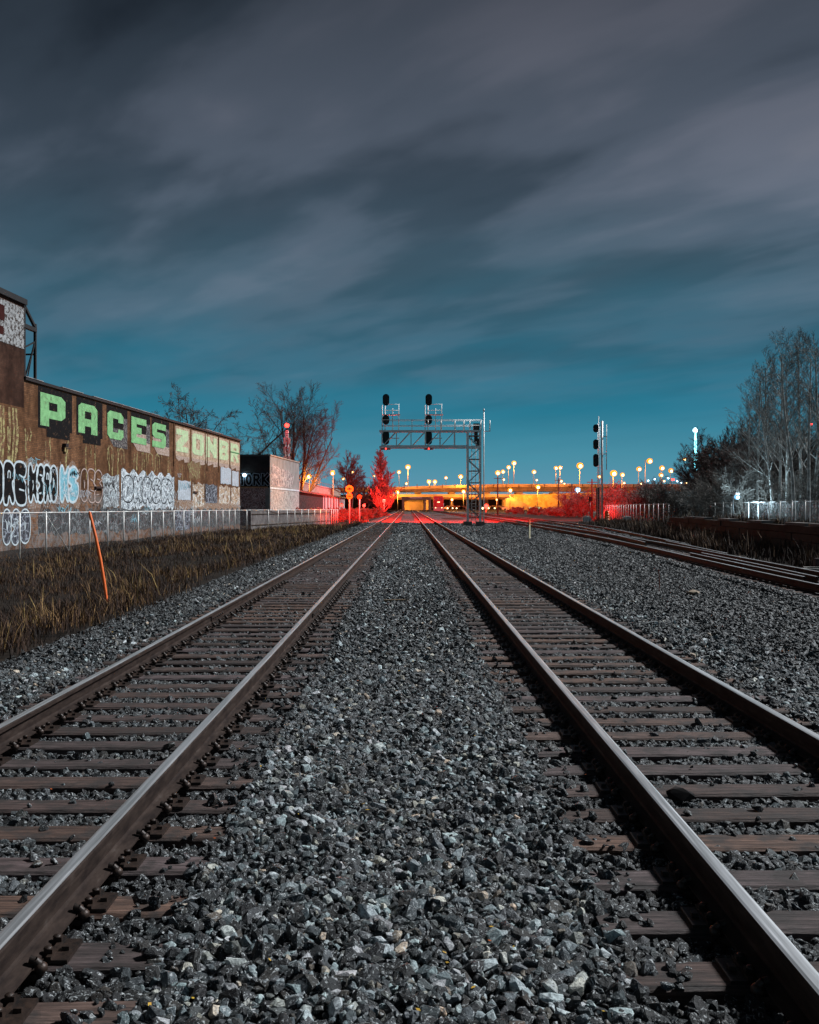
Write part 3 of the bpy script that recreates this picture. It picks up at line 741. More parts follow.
def bub(x0, x1, kind):
    X = lambda u: x0+(x1-x0)*u
    K = {'R': [(1, [(.05,.05),(.0,.5),(.05,.98),(.6,1.02),(1.0,.85),(.95,.58),(.72,.5),(1.05,.1),(.75,-.04),(.5,.25),(.42,-.02),(.15,-.02)]), (0, [(.4,.62),(.42,.78),(.62,.76),(.6,.62)])],
         'O': [(1, [(.5,1.03),(.08,.9),(-.02,.5),(.06,.1),(.5,-.03),(.92,.1),(1.02,.5),(.94,.9)]), (0, [(.45,.65),(.5,.35),(.56,.6)])],
         'E': [(1, [(.02,.98),(.5,1.03),(1.0,.95),(.95,.68),(.7,.62),(.98,.5),(.9,.32),(1.02,.15),(.9,-.03),(.2,-.02),(-.02,.3),(.0,.7)]), (0, [(.4,.7),(.75,.64)]), (0, [(.42,.36),(.8,.33)])],
         'K': [(1, [(.0,.95),(.3,1.03),(.5,.7),(.85,1.04),(1.05,.85),(.75,.5),(1.08,.1),(.8,-.05),(.5,.25),(.35,-.03),(.03,.0),(-.03,.5)]), (0, [(.45,.55),(.5,.4),(.42,.3)])],
         'S': [(1, [(.95,.9),(.5,1.04),(.02,.85),(.0,.55),(.45,.45),(.0,.3),(.08,.02),(.6,-.05),(1.02,.2),(1.0,.5),(.6,.6),(1.0,.7)]), (0, [(.4,.72),(.7,.7)]), (0, [(.3,.22),(.6,.24)])]}[kind]
    return [(c, [(X(u), v) for u, v in P_]) for c, P_ in K]
throwup(-18, 26, 2.0, 4.25, P_blk, P_wht, bub(.0,.24,'E')+bub(.20,.46,'O')+bub(.44,.72,'R')+bub(.70,1,'E'), .12)
throwup(28, 57, 2.15, 4.25, P_blk, P_wht, bub(.0,.32,'K')+bub(.27,.54,'S')+bub(.50,.78,'R')+bub(.72,1,'O'), .13)
throwup(59.5, 78, 2.2, 4.3, P_cyn, P_wht, bub(.0,.5,'K')+bub(.42,1,'S'), .15)
throwup(80, 102, 2.2, 4.25, None, paint('pink outline paint', (.55,.42,.38), .35), bub(.0,.35,'O')+bub(.32,.66,'E')+bub(.6,1,'S'), .08)
throwup(2, 30, -.1, 1.75, S_drk, P_wht, bub(.0,.3,'O')+bub(.3,.62,'S')+bub(.6,1,'O'), .08)
throwup(122, 172, 2.2, 4.1, None, P_blk, bub(.0,.2,'O')+bub(.2,.36,'K')+bub(.37,.55,'R')+bub(.56,.74,'S')+bub(.75,1,'R'), .07)
def patch(a, b, q0, q1, m, jag=.25, seed=0, y=-.010, name='graffiti_patch'):
    r = random.Random(seed+int(a)); s0, s1 = ws(a), ws(b); n = max(4, int((s1-s0)/.28)); z1 = wz((a+b)/2, q0); z0 = wz((a+b)/2, q1)
    ph = [r.uniform(0, 6) for _ in range(3)]; top = [(s0+(s1-s0)*i/n, z1+jag*(.5*math.sin(i*.9+ph[0])+.35*abs(math.sin(i*.47+ph[1]))+.15*r.uniform(-1,1))) for i in range(n+1)]; bot = [(s0+(s1-s0)*i/n, z0+r.uniform(-jag, jag)*.6) for i in range(n, -1, -1)]
    mb = MB(); mb.prism(top+bot, y-.004, y+.004) ; mb.build(name, m, wh)
patch(103, 119, 476, 507, S_gry, .25, 1)
patch(121, 174, 474, 508, S_wht, .3, 2)
patch(60, 80, 466, 508, paint('blue white overspray', (.40,.47,.50), .52, (.24,.14,.09), 4), .4, 3, -.006)
patch(38, 100, 512, 533, S_drkg, .3, 4, -.008)
patch(27, 58, 464, 506, paint('white halo overspray', (.50,.56,.60), .50, (.24,.14,.09), 4), .3, 5, -.006)
patch(178, 190.5, 481, 500, P_pnl, .05, 6, -.016)
patch(192.5, 204, 484, 507, S_org, .2, 7)
patch(205.5, 217, 485, 503, S_drk, .08, 8, -.016)
patch(219, 230, 487, 504, S_org, .2, 9)
patch(231, 239.5, 488, 505, S_org, .2, 10)
patch(220.5, 231, 468, 484, P_pnl, .08, 11, -.016)
patch(232, 238.5, 471.5, 486, P_pnl, .08, 12, -.016)
patch(174, 240, 501, 511, paint('white smeared lower paint', (.48,.50,.50), .50, (.26,.15,.09), 3), .25, 13, -.007)
patch(175, 190, 510, 530, S_drk, .1, 14)
patch(100, 174, 509, 530, S_drkg, .3, 15, -.008)
patch(190, 240, 510, 526, S_drkg, .3, 16, -.008)
mb = MB(); r = random.Random(21)
for k in range(48):
    p_ = r.uniform(-4, 175) if k < 40 else r.uniform(176, 205); s_ = ws(p_); z1 = r.uniform(5.2, 6.2); ln = r.uniform(.6, 2.2); pts = [(s_, z1)]
    for j in range(6): s_ += r.uniform(-.10, .10); pts.append((s_, z1-ln*(j+1)/6))
    mb = MB(); ribbon(mb, pts, r.uniform(.05, .16), -.009); mb.build('paint_drip', P_drip, wh)
for p_ in (0, 3, 9, 13, 16): mb = MB(); ribbon(mb, [(ws(p_), 7.0), (ws(p_+1), 5.6), (ws(p_-1), 4.3)], .22, -.009); mb.build('paint_drip', P_drip, wh)
for p_ in (110, 121, 150, 157): s_ = ws(p_); mb = MB(); ribbon(mb, [(s_-.5, 5.0), (s_-.4, 5.7), (s_, 5.95), (s_+.5, 5.75), (s_+.6, 4.9)], .12, -.009); mb.build('paint_drip', P_drip, wh)
mb = MB(); patch(189, 200, 463, 478, paint('green overspray', (.36,.38,.17), .50), .3, 31, -.008, 'paint_smear')
mb = MB(); s_ = ws(63.5); mb.box((s_, -.12, wz(63.5, 445.5)), (.35,.24,.22)); mb.bar((s_, -.2, 5.3), (s_+.4, -.25, 5.35), .06); mb.build('wall_lamp', M_black, wh)
for p_, q_ in ((98, 487.5), (195, 492)): mb = MB(); mb.box((ws(p_), -.08, wz(p_, q_)), (1.2,.12,.12)); mb.build('wall_bracket', M_black, wh)
mb = MB()
for s_ in (ws(173.5), ws(207), ws(218.5)): mb.bx(s_-.07, s_+.07, -.05, 0, 5.2, H)
mb.build('pilaster', M_brick, wh)

r = random.Random(77)
for k in range(46):                      # thin hand drawn tags sprayed along the base
    p_ = r.uniform(0, 238); s_ = ws(p_); z_ = r.uniform(.6, 4.6); h_ = r.uniform(.25, .7); pts = []; n_ = r.randint(9, 18)
    for j in range(n_): pts.append((s_+j*h_*r.uniform(.22,.34)+r.uniform(-.06,.06), z_+h_*(.5*math.sin(j*1.9+k)+r.uniform(-.25,.25))))
    mb = MB(); ribbon(mb, pts, r.uniform(.025, .06), -.034-.0004*(k % 9)); mb.build('graffiti_tag', [P_wht, P_blk, P_pnl, P_cyn, P_wht][k % 5], wh)

# ------------------------------------------------------------------ annex building
ax = Vector((-17.16, 120, 0)); ar = math.atan2(20, 1.36)
an = tag(empty('annex_building', ax, ar), 'smaller flat roofed building with a dark front and pale tagged side, beyond the warehouse', 'building')
LA = 20.05; HA = 8.34
mb = MB(); mb.bx(0, LA, 0, 14, -.8, HA); mb.build('wall', mat('grey rendered wall', (.33,.325,.31), (.21,.20,.19), .8, .85), an)
mb = MB(); mb.bx(-.012, 0, .02, 14, 5.6, HA-.05); mb.build('front_wall', mat('dark front wall', (.050,.042,.040), (.025,.022,.022), .7, .9), an)  # front face darker all over than the side wall
mb = MB(); mb.bx(-.02, 0, .02, 3.7, 4.35, 6.2); mb.build('graffiti_ground', P_blk, an)
mb = MB(); mb.bx(-.06, 0, .6, 14, -.8, 4.3); mb.build('front_lower_wall', S_pnk, an)
mb = MB(); mb.bx(-.16, 0, .3, 14, 4.31, 4.46); mb.build('front_ledge', mat('orange lit ledge', (.6,.35,.18), (.4,.2,.1), 2), an)  # orange light on the ledge is put into its colour
mb = MB(); mb.bx(-.05, LA+.1, -.08, .2, HA, HA+.14); mb.build('coping', mat('pale coping', (.5,.42,.35), (.25,.18,.15), 1.5), an)
mb = MB(); mb.bx(-.08, 0, .2, 14, HA, HA+.14); mb.build('coping', M_black, an)
mb = MB(); mb.bx(0, LA, -.05, 0, 4.2, 4.42); mb.build('side_ledge', P_wht, an)
mb = MB(); mb.bx(.3, LA-.3, -.02, -.004, .2, 4.1); mb.build('graffiti_patch', S_conc, an)
mb = MB(); mb.prism([(.6,4.6),(14,4.6),(16,6.2),(12,6.9),(6,7.0),(2,7.4),(.8,7)], -.02, -.004); mb.build('graffiti_patch', scribble('blue grey pink tags', (.34,.31,.30), (.55,.50,.48), (.16,.14,.15), .8, .06), an)
# bubble capitals ORK on the dark front (front face is x=0, running along local y)
def cap(parent, strokes, y0, w, z0, h, lw, mats):
    for (mt, l2, dx) in mats:
        mb = MB()
        for st in strokes:
            P_ = [(-y0-w*u, z0+h*v) for u, v in st]; q = MB(); ribbon(q, P_, l2, 0)
            mb.add([(dx-.0007*(i//4 % 5), -v[0], v[2]) for i, v in enumerate(q.v)], q.f)
        mb.build('graffiti_letter', mt, parent)
arc = lambda cx, cy, rx, ry, a0, a1, n=9: [(cx+rx*math.cos(R(a0+(a1-a0)*i/n)), cy+ry*math.sin(R(a0+(a1-a0)*i/n))) for i in range(n+1)]
ms = [(paint('grey blue letter halo', (.30,.36,.44), .2), .44, -.028), (P_blk, .27, -.036)]
cap(an, [arc(.5,.5,.38,.45,0,360,14)], 2.35, .65, 4.75, 1.2, .2, ms)
cap(an, [[(.9,0),(.9,1)], [(.9,1),(.3,.95),(.2,.7),(.4,.5),(.85,.5)], [(.6,.5),(.1,0)]], 1.25, .8, 4.75, 1.2, .2, ms)
cap(an, [[(.9,0),(.9,1)], [(.15,1),(.8,.5),(.1,0)]], .15, .85, 4.75, 1.25, .2, ms)
cap(an, [[(.5,0),(.5,1)], [(.1,1),(.9,1)]], 3.2, .6, 4.75, 1.2, .2, ms)
mb = MB(); mb.ball((-.3, 3.15, 5.9), .22, 8); o = mb.build('wall_lamp', M_cool, an)
mb = MB(); mb.bx(.15, .35, -.06, 0, .2, 4.2); mb.build('downpipe', M_white, an)

# low flat shed and the ramp behind it
sh = tag(empty('low_shed', (-16.5, 143, 0), math.atan2(100, .5)), 'low dark flat roofed shed running back from the annex toward the red lights', 'building')
mb = MB(); mb.bx(0, 100, 0, 6, -.5, 4.2); mb.build('wall', mat('dark vine covered wall', (.07,.05,.048), (.02,.016,.016), 1.6, .9, bmp=1, bd=.2), sh)
mb = MB(); mb.bx(-.2, 100, -.35, 6.2, 4.2, 4.5); mb.build('roof', M_black, sh)
mb = MB(); mb.bx(42, 100, -.04, 0, 0, 4.15); mb.build('painted_wall', paint('pinkish render', (.55,.42,.42), .3, (.3,.2,.2)), sh)
for k in range(8): mb = MB(); mb.bx(44+k*7, 45+k*7, -.2, -.04, 0, 4.18); mb.build('column', M_concd, sh)
rp = tag(empty('ramp_wall', (-20, 150, 0), math.atan2(100, 3)), 'raised concrete ramp with lit rendered side wall behind the low shed', 'ramp')
mb = MB(); mb.prism([(0,0),(0,6.6),(40,6.3),(95,6.1),(95,0)], 0, 9); mb.build('side_wall', paint('rendered ramp wall', (.48,.36,.30), .46, (.25,.18,.15), .6), rp)
mb = MB(); mb.prism([(0,6.61),(0,6.85),(40,6.55),(95,6.35),(95,6.11),(40,6.31)], -.1, .3); mb.build('parapet', M_conc, rp)
mb = MB()
for k in range(24): mb.bar((k*4, .1, 6.4), (k*4, .1, 7.4), .08)
mb.bar((0,.1,7.5), (95,.1,7.0), .06); mb.build('guard_rail', M_galvd, rp)

# ------------------------------------------------------------------ fences
def fence(pts, h, sp, label, m_post, m_mesh, zf, rail=True, braces=()):
    t = tag(empty('chain_link_fence', (pts[0][0], pts[0][1], 0)), label, 'fence'); o0 = Vector((pts[0][0], pts[0][1], 0))
    P_ = []; 
    for (a, b) in zip(pts, pts[1:]):
        a = Vector(a); b = Vector(b); n = max(1, round((b-a).length/sp)); P_ += [a+(b-a)*i/n for i in range(n)]
    P_.append(Vector(pts[-1]))
    post = MB(); post.tube((0,0,-.3), (0,0,h), .038, n=8); post.ball((0,0,h+.02), .045, 8); pm = post.build('post', m_post); me = pm.data; bpy.data.objects.remove(pm)
    for i, p in enumerate(P_):
        o = bpy.data.objects.new('post', me); col.objects.link(o); o.parent = t; o.location = (p.x-o0.x, p.y-o0.y, zf(p.x, p.y))
        if i in braces:
            q = P_[i+1]; b = MB(); b.tube((p.x-o0.x, p.y-o0.y, zf(p.x,p.y)+h-.1), (q.x-o0.x, q.y-o0.y, zf(q.x,q.y)+.1), .02, n=6); b.build('brace', m_post, t)
    r = MB(); w = MB()
    for a, b in zip(P_, P_[1:]):
        za, zb = zf(a.x,a.y), zf(b.x,b.y); A = (a.x-o0.x, a.y-o0.y, za+h); B = (b.x-o0.x, b.y-o0.y, zb+h); r.tube(A, B, .028, n=6)
        w.add([(A[0],A[1],za+.05),(B[0],B[1],zb+.05),(B[0],B[1],zb+h),(A[0],A[1],za+h)], [(0,1,2,3)])
    r.build('top_rail', m_post, t); w.build('wire_mesh', m_mesh, t); return t
def link_mat(name, c):
    m, t, b = newmat(name); o = t.nodes.new('ShaderNodeTexCoord').outputs['Object']; s = t.nodes.new('ShaderNodeSeparateXYZ'); t.links.new(o, s.inputs[0])
    def M(op, a, b_=None):
        n = t.nodes.new('ShaderNodeMath'); n.operation = op
        for i, v in enumerate((a, b_)):
            if v is None: continue
            if hasattr(v, 'links'): t.links.new(v, n.inputs[i])
            else: n.inputs[i].default_value = v
        return n.outputs[0]
    u = M('MULTIPLY', s.outputs[1], 14.0); v = M('MULTIPLY', s.outputs[2], 14.0)
    d1 = M('ABSOLUTE', M('SUBTRACT', M('FRACT', M('ADD', u, v)), .5)); d2 = M('ABSOLUTE', M('SUBTRACT', M('FRACT', M('SUBTRACT', u, v)), .5))
    a = M('LESS_THAN', M('MINIMUM', d1, d2), .022)
    b.inputs['Base Color'].default_value = (*c, 1); b.inputs['Roughness'].default_value = .5; b.inputs['Metallic'].default_value = .3; t.links.new(a, b.inputs['Alpha']); return m
M_link = link_mat('chain link wire', (.16,.165,.17))
zleft = lambda x, y: -.40
fence([(-16.5,20),(-16.5,92),(-13.5,108),(-10.3,130),(-10.2,140)], 2.0, 3.05, 'galvanised chain link fence along the foot of the graffiti warehouse', M_galv, M_link, zleft, braces=(8, 15))
# plank fence continuing it, pale weathered slats
pf = tag(empty('slat_fence', (-15.6, 96, -.4)), 'pale vertical slat fence in front of the annex, its end glowing red', 'fence'); mb = MB(); r = random.Random(4)
A = Vector((0,0)); B = Vector((5.0, 36)); n = 110
for i in range(n):
    p = A+(B-A)*i/n; mb.box((p.x, p.y, .95+r.uniform(-.03,.03)), (.03,.22,1.95), -math.atan2(5, 36))
mb.build('slats', mat('weathered pale slats', (.30,.27,.26), (.12,.10,.10), 1.3, .9, rnd=0), pf)
mb = MB(); mb.bar((.06,0,1.6),(5.06,36,1.6),.06); mb.bar((.06,0,.5),(5.06,36,.5),.06); mb.build('cross_rail', M_wood, pf)
fence([(22.5,45),(24.5,75),(26,110),(30,150)], 1.9, 2.4, 'pale chain link fence in front of the birch trees on the right', M_galv, M_link, lambda x, y: .30)

# low timber wall on the right
tw = tag(empty('timber_wall', (0,0,0)), 'low dark stacked timber retaining wall behind the weeds on the right', 'retaining wall'); r = random.Random(8)
for row in range(4):
    mb = MB(); y = 12+r.uniform(0, 2)
    while y < 64:
        l = r.uniform(2.4, 4.5); x = WX(y+l/2)+.05*row+r.uniform(-.03,.03)
        mb.box((x, y+l/2, zr(y)-.05+.29*row+.13), (.30, l-.04, .27), -math.atan(.0985)+r.uniform(-.004,.004)); y += l
    mb.build('timber_course', mat('tarred timber %d' % row, (.075,.058,.050), (.022,.018,.016), 1.2, .9, stretch=(1,.4,1)), tw)
mb = MB(); y = 13
while y < 60:
    if r.random() < .4: mb.box((WX(y)+.3, y, zr(y)+1.14), (.5, 2.6, .1), -math.atan(.0985))
    y += 3
mb.build('cap_slab', M_concd, tw)

# ------------------------------------------------------------------ signal bridge
SB = 95.0; gz = zr(SB)-.25
sb = tag(empty('signal_bridge', (6.4, SB, gz)), 'grey cantilever signal bridge of lattice steel reaching over both tracks', 'signal bridge')
sx = lambda p: (p-HX)/F*SB-6.4; sz = lambda q: CAMZ+(HY-q)/F*SB-gz
XL, XR = sx(467.5), sx(480); 
mb = MB()
for x in (XL, XR):
    for y in (-.55, .55): mb.bar((x, y, .45), (x, y, sz(430.5)), .19 if y < 0 else .15)
mb.build('column_leg', M_galv, sb)
mb = MB(); z = .9; k = 0
while z < sz(432):
    for y in (-.55, .55):
        mb.bar((XL, y, z), (XR, y, z), .08)
        if z+1.15 < sz(430): mb.bar((XL if k % 2 else XR, y, z), (XR if k % 2 else XL, y, z+1.15), .07)
    for x in (XL, XR):
        mb.bar((x, -.55, z), (x, .55, z), .07)
        if z+1.15 < sz(430): mb.bar((x, -.55 if k % 2 else .55, z), (x, .55 if k % 2 else -.55, z+1.15), .06)
    z += 1.15; k += 1
mb.build('column_lattice', M_galvd, sb)
mb = MB()
for dx in (-.15, .25): mb.tube(((XL+XR)/2+dx-.05, 0, .4), ((XL+XR)/2+dx-.05, 0, sz(432)), .035, n=6)
z = .5
while z < sz(432): mb.tube(((XL+XR)/2-.2, 0, z), ((XL+XR)/2+.2, 0, z), .018, n=5); z += .3
mb.build('ladder', M_galv, sb)
mb = MB()
for x in (XL, XR):
    mb.box((x, 0, .2), (.75, 1.8, .7))
mb.build('foundation', M_concd, sb)
XA = sx(380.5); zt, zb = sz(431.3), sz(447.3)
mb = MB()
for y in (-.55, .55):
    mb.bar((XA-.1, y, zt), (XR+.1, y, zt), .16); mb.bar((XA-.1, y, zb), (XR, y, zb), .20)
mb.build('truss_chord', M_galv, sb)
n = 6; w_ = (XL-XA)/n
for y in (-.55, .55):
    mb = MB(); mb.bar((XA+.05, y*.86, zb+.16), (XL, y*.86, zb+.16), .05)
    for i in range(n):
        x = XA+.15+i*w_; mb.bar((x, y, zb), (x, y, zt), .09)
        if i < 5: mb.bar((x+.05, y, zb+.05), (x+w_-.05, y, zt-.05), .075)
    mb.build('truss_web', M_galv, sb)
mb = MB(); mb.box(((XA+XL)/2, 0, zt+.06), (XL-XA, .9, .04))
for i in range(18): mb.box((XA+i*(XL-XA)/17, 0, zt-.02), (.05, 1.1, .07))
mb.build('walkway', M_galvd, sb)
mb = MB(); zh = sz(420.3)
for y in (-.58, .58):
    for z in (zh, (zt+zh)/2): mb.tube((XA+.1, y, z), (XR+.05, y, z), .03, n=5)
    for p in (412, 428, 441, 455, 464, 470, 481): mb.tube((sx(p), y, zt), (sx(p), y, zh), .035, n=5)
mb.build('handrail', M_galv, sb)
for p in (385, 428):                     # masts carrying the heads plus access cages
    x = sx(p); mb = MB()
    for dx in (-.28, 0): mb.tube((x+dx, .1, zb), (x+dx, .1, sz(405)), .045, n=6)
    for dx in (.75, 1.35): mb.tube((x+dx, .3, zt), (x+dx, .3, sz(403.5) if dx > 1 else sz(408)), .035, n=6)
    for q in (404, 410): mb.tube((x, .3, sz(q)), (x+1.35, .3, sz(q)), .028, n=5)
    mb.box((x+.62, .3, sz(414.5)), (1.75, .8, .06))
    mb.box((x+.8, .3, sz(438)), (1.2, .1, .08)); mb.build('signal_cage', M_galv, sb)
def signal_head(parent, x, y, z, h, lit, away=1):
    """oval black target with hooded lenses on its far side"""
    w = .33; pts = []
    for i in range(20):
        t = 2*math.pi*i/20; pts.append((x+w*math.cos(t), z+(h/2-w)*(1 if math.sin(t) >= 0 else -1)+w*math.sin(t)))
    mb = MB(); mb.prism(pts, y-.03, y+.03); hd = mb.build('signal_head', M_black, parent)
    mb = MB(); mb.box((x, y-.14*away, z), (.36, .24, h*.72)); mb.build('housing', M_black, hd)
    zs = [z-h*.27, z, z+h*.27] if h > .8 else [z]
    mb = MB()
    for q in zs:
        for k in range(7):
            a0, a1 = R(k*25+2), R((k+1)*25+2); 
            mb.add([(x+.13*math.cos(a0), y+.03*away, q+.13*math.sin(a0)), (x+.13*math.cos(a1), y+.03*away, q+.13*math.sin(a1)), (x+.13*math.cos(a1), y+.33*away, q+.13*math.sin(a1)), (x+.13*math.cos(a0), y+.33*away, q+.13*math.sin(a0))], [(0,1,2,3)])
    mb.build('hood', M_black, hd)
    mb = MB()
    for i, q in enumerate(zs):
        mb.tube((x, y+.032*away, q), (x, y+.06*away, q), .10, n=12, m=1 if (lit and i == 0) else 0)
    mb.build('lens', [mat('dark glass', (.02,.02,.02), rough=.1, bmp=0), M_redl], hd)
    return hd
for p in (386, 428.7):
    x = sx(p)
    signal_head(sb, x, -.2, sz(400), 1.15, True); signal_head(sb, x, -.2, sz(420), .95, True); signal_head(sb, x, -.2, sz(438), 1.35, True)
    mb = MB(); mb.tube((x-.0, -.25, zb-.10), (x-.0, .6, zb-.10), .16, n=10); mb.box((x, .1, zb-.18), (.9,.5,.1)); mb.build('lamp_housing', M_black, sb)
    mb = MB(); mb.ball((x, -.30, zb-.16), .07, 8); mb.build('red_lens', M_redl, sb)
mb = MB(); mx_ = sx(484); mb.tube((mx_, .2, .2), (mx_, .2, sz(412)), .06, n=8); mb.tube((mx_, .2, sz(412)), (mx_, .2, sz(408)), .03, n=6); mb.ball((mx_, .2, sz(410)), .10, 8)
mb.bar((mx_, .2, sz(431)), (sx(490), .2, sz(431)), .08); mb.tube((sx(490), .2, sz(431.5)), (sx(490), .2, sz(420)), .05, n=6)
mb.build('antenna_mast', M_galv, sb)
mb = MB(); mb.box((sx(476.5), .2, sz(427)), (.6,.6,.7)); mb.box((sx(476), .1, sz(436)), (.35,.35,1.1)); mb.box((sx(478), .1, sz(442)), (.3,.3,.7)); mb.build('equipment_box', M_black, sb)

def spot(parent, loc, tgt, e, c, ang=70, rad=.15, blend=.6):
    l = bpy.data.lights.new('signal_beam', 'SPOT'); l.energy = e; l.color = c; l.spot_size = R(ang); l.spot_blend = blend; l.shadow_soft_size = rad
    o = bpy.data.objects.new('signal_beam', l); col.objects.link(o); o.parent = parent; o.location = loc
    o.rotation_euler = (Vector(tgt)-Vector(loc)).to_track_quat('-Z', 'Y').to_euler(); return o
for p in (386, 428.7): spot(sb, (sx(p), .5, sz(438)), (sx(p)+(7 if p < 400 else 9), 60, -8), 150000 if p < 400 else 620000, (1, .02, .015), 56 if p < 400 else 70, blend=1)

# right hand signal mast
SM = 118.0; smx = lambda p: (p-HX)/F*SM; smz = lambda q: CAMZ+(HY-q)/F*SM-zr(SM)
ms_ = tag(empty('signal_mast', (smx(600), SM, zr(SM))), 'tall grey signal mast with three stacked black heads right of the signal bridge', 'signal mast')
bx0 = smx(600); mb = MB()
mb.tube((smx(602)-bx0, 0, 0), (smx(602)-bx0, 0, smz(421)), .13, n=10); mb.tube((smx(599)-bx0, .3, 0), (smx(599)-bx0, .3, smz(416)), .05, n=6); mb.build('mast_pole', M_galv, ms_)
mb = MB(); a, b = smx(597.3)-bx0, smx(599.5)-bx0
for x in (a, b): mb.tube((x, -.1, .3), (x, -.1, smz(424)), .03, n=5)
z = .5
while z < smz(425): mb.tube((a, -.1, z), (b, -.1, z), .018, n=4); z += .3
x = smx(606.5)-bx0
mb.tube((x, 0, smz(470)), (x, 0, smz(424.5)), .05, n=6); mb.bar((0, 0, smz(436.5)), (x+.05, 0, smz(436.5)), .09); mb.bar((0, 0, smz(454)), (x+.05, 0, smz(454)), .09)
mb.build('ladder', M_galv, ms_)
mb = MB(); mb.box((smx(598)-bx0, .2, smz(505)), (.35,.3,4.2)); mb.build('junction_box', M_concd, ms_)
for q, h in ((428.5, 1.0), (444.5, 1.25), (460.5, 1.6)): signal_head(ms_, smx(595.5)-bx0, -.2, smz(q), h, True)
mb = MB(); mb.box((0, 0, -.05), (1.2,1.2,.5)); mb.build('foundation', M_concd, ms_)
spot(ms_, (smx(595.5)-bx0, .4, smz(460)), (-14, 70, -8), 50000, (1,.02,.015), 80)

# dwarf signal, barrel and blocks at its foot
def at(p, q, Zd): return ((p-HX)/F*Zd, Zd, CAMZ+(HY-q)/F*Zd)
x, y, _ = at(590, 520, 112); ds = tag(empty('relay_post', (x, y, zr(y))), 'short red post with a square box on top left of the signal mast', 'post')
mb = MB(); mb.tube((0,0,0),(0,0,2.4),.07,n=8); mb.build('post', M_red, ds); mb = MB(); mb.box((0,0,2.65),(.42,.35,.5)); mb.tube((0,-.2,2.7),(0,-.3,2.7),.1,n=8); mb.build('box', M_red, ds)
x, y, _ = at(607, 520, 116); ba = tag(empty('traffic_barrel', (x, y, zr(y))), 'orange traffic barrel standing right of the tall signal mast', 'barrel')
mb = MB()
for k in range(4): mb.tube((0,0,k*.3),(0,0,k*.3+.3),.32-.02*k,.30-.02*k,n=12,m=0)
mb.build('barrel_body', M_orange, ba); mb = MB(); mb.tube((0,0,1.2),(0,0,1.3),.12,n=8); mb.build('handle', M_black, ba)
for p, lab in ((586.5, 'pale concrete block left of the signal mast foot'), (627, 'pale bluish block at the left end of the timber wall')):
    x, y, _ = at(p, 520, 112); mb = MB(); mb.box((0,0,.28),(.95,.6,.55)); mb.box((0,0,.6),(.6,.3,.12)); o = mb.build('concrete_block', M_white); o.location = (x, y, zr(y)); tag(o, lab, 'block', 'concrete blocks')

# track side posts
x, y, _ = at(529.5, 540, 54); mp_ = tag(empty('marker_post', (x, y, zr(y)-.05), R(62)), 'short cream marker post with a red top standing on the ballast', 'marker post')
mb = MB(); mb.box((0,0,.42),(.11,.05,.84)); mb.build('post', mat('cream post', (.88,.80,.55), (.75,.65,.42), 5), mp_); mb = MB(); mb.box((0,0,.97),(.12,.055,.26)); mb.build('reflector', M_orange, mp_)
pts = [at(107, 603, 20.2), at(104.5, 584, 20.3), at(100.5, 560, 20.4), at(95.5, 536, 20.5), at(89.5, 512.5, 20.6)]
mb = MB(); mb.path([Vector(p) for p in pts], [.033,.033,.033,.032,.030], 10); mb.tube(pts[-1], (pts[-1][0]-.01, pts[-1][1], pts[-1][2]+.03), .03, .005, n=8)
tag(mb.build('bent_marker_pole', M_orange), 'tall bent orange marker pole leaning in the grass by the left track', 'marker pole')
x, y, _ = at(659, 604, 21); mb = MB(); mb.path([Vector((x,y,-.1)), Vector((x+.01,y,.2)), Vector((x-.01,y,.44))], .011, 6); mb.ball((x-.01,y,.45), .02, 6)
tag(mb.build('iron_stake', mat('red brown iron', (.20,.05,.03), (.1,.03,.02), 8)), 'thin rusty iron stake upright in the right ballast', 'stake')
def rock(name, loc, s, m, label, cat, seed):
    bm = bmesh.new(); r = random.Random(seed)
    for i in range(26):
        p = Vector((r.gauss(0,1), r.gauss(0,1), r.gauss(0,1))).normalized(); bm.verts.new((p.x*s[0], p.y*s[1], p.z*s[2]))
    res = bmesh.ops.convex_hull(bm, input=bm.verts); bmesh.ops.delete(bm, geom=[e for e in res['geom_interior'] if isinstance(e, bmesh.types.BMVert)], context='VERTS')
    me = bpy.data.meshes.new(name); bm.to_mesh(me); bm.free(); me.materials.append(m); o = bpy.data.objects.new(name, me); col.objects.link(o); o.location = loc; o.rotation_euler = (0,0,r.uniform(0,3)); return tag(o, label, cat)
x, y, _ = at(692, 597, 20.5); rock('flat_stone', (x, y, .03), (.30,.16,.05), mat('tan stone', (.30,.24,.18), (.2,.16,.13), 9), 'flat tan stone lying on the right ballast', 'stone', 2)
x, y, _ = at(113, 601, 20.0); rock('pale_stone', (x+.1, y, -.12), (.22,.10,.06), mat('pale stone', (.42,.36,.31), (.3,.25,.22), 9), 'pale broken stone at the foot of the orange pole', 'stone', 3)
x, y, _ = at(395, 603, 18.5); mb = MB(); mb.box((x, y, .04), (.42,.05,.035), .15); tag(mb.build('wood_stick', mat('pale stick', (.32,.23,.15), rough=.8)), 'short pale stick lying across the ballast between the two tracks', 'stick')
x, y, _ = at(702, 802, 5.9); rock('dark_stone', (1.70, 6.02, .02), (.10,.07,.05), mat('black stone', (.03,.028,.028), (.015,.014,.014), 9), 'large dark stone lying on the ties of the right track', 'stone', 4)
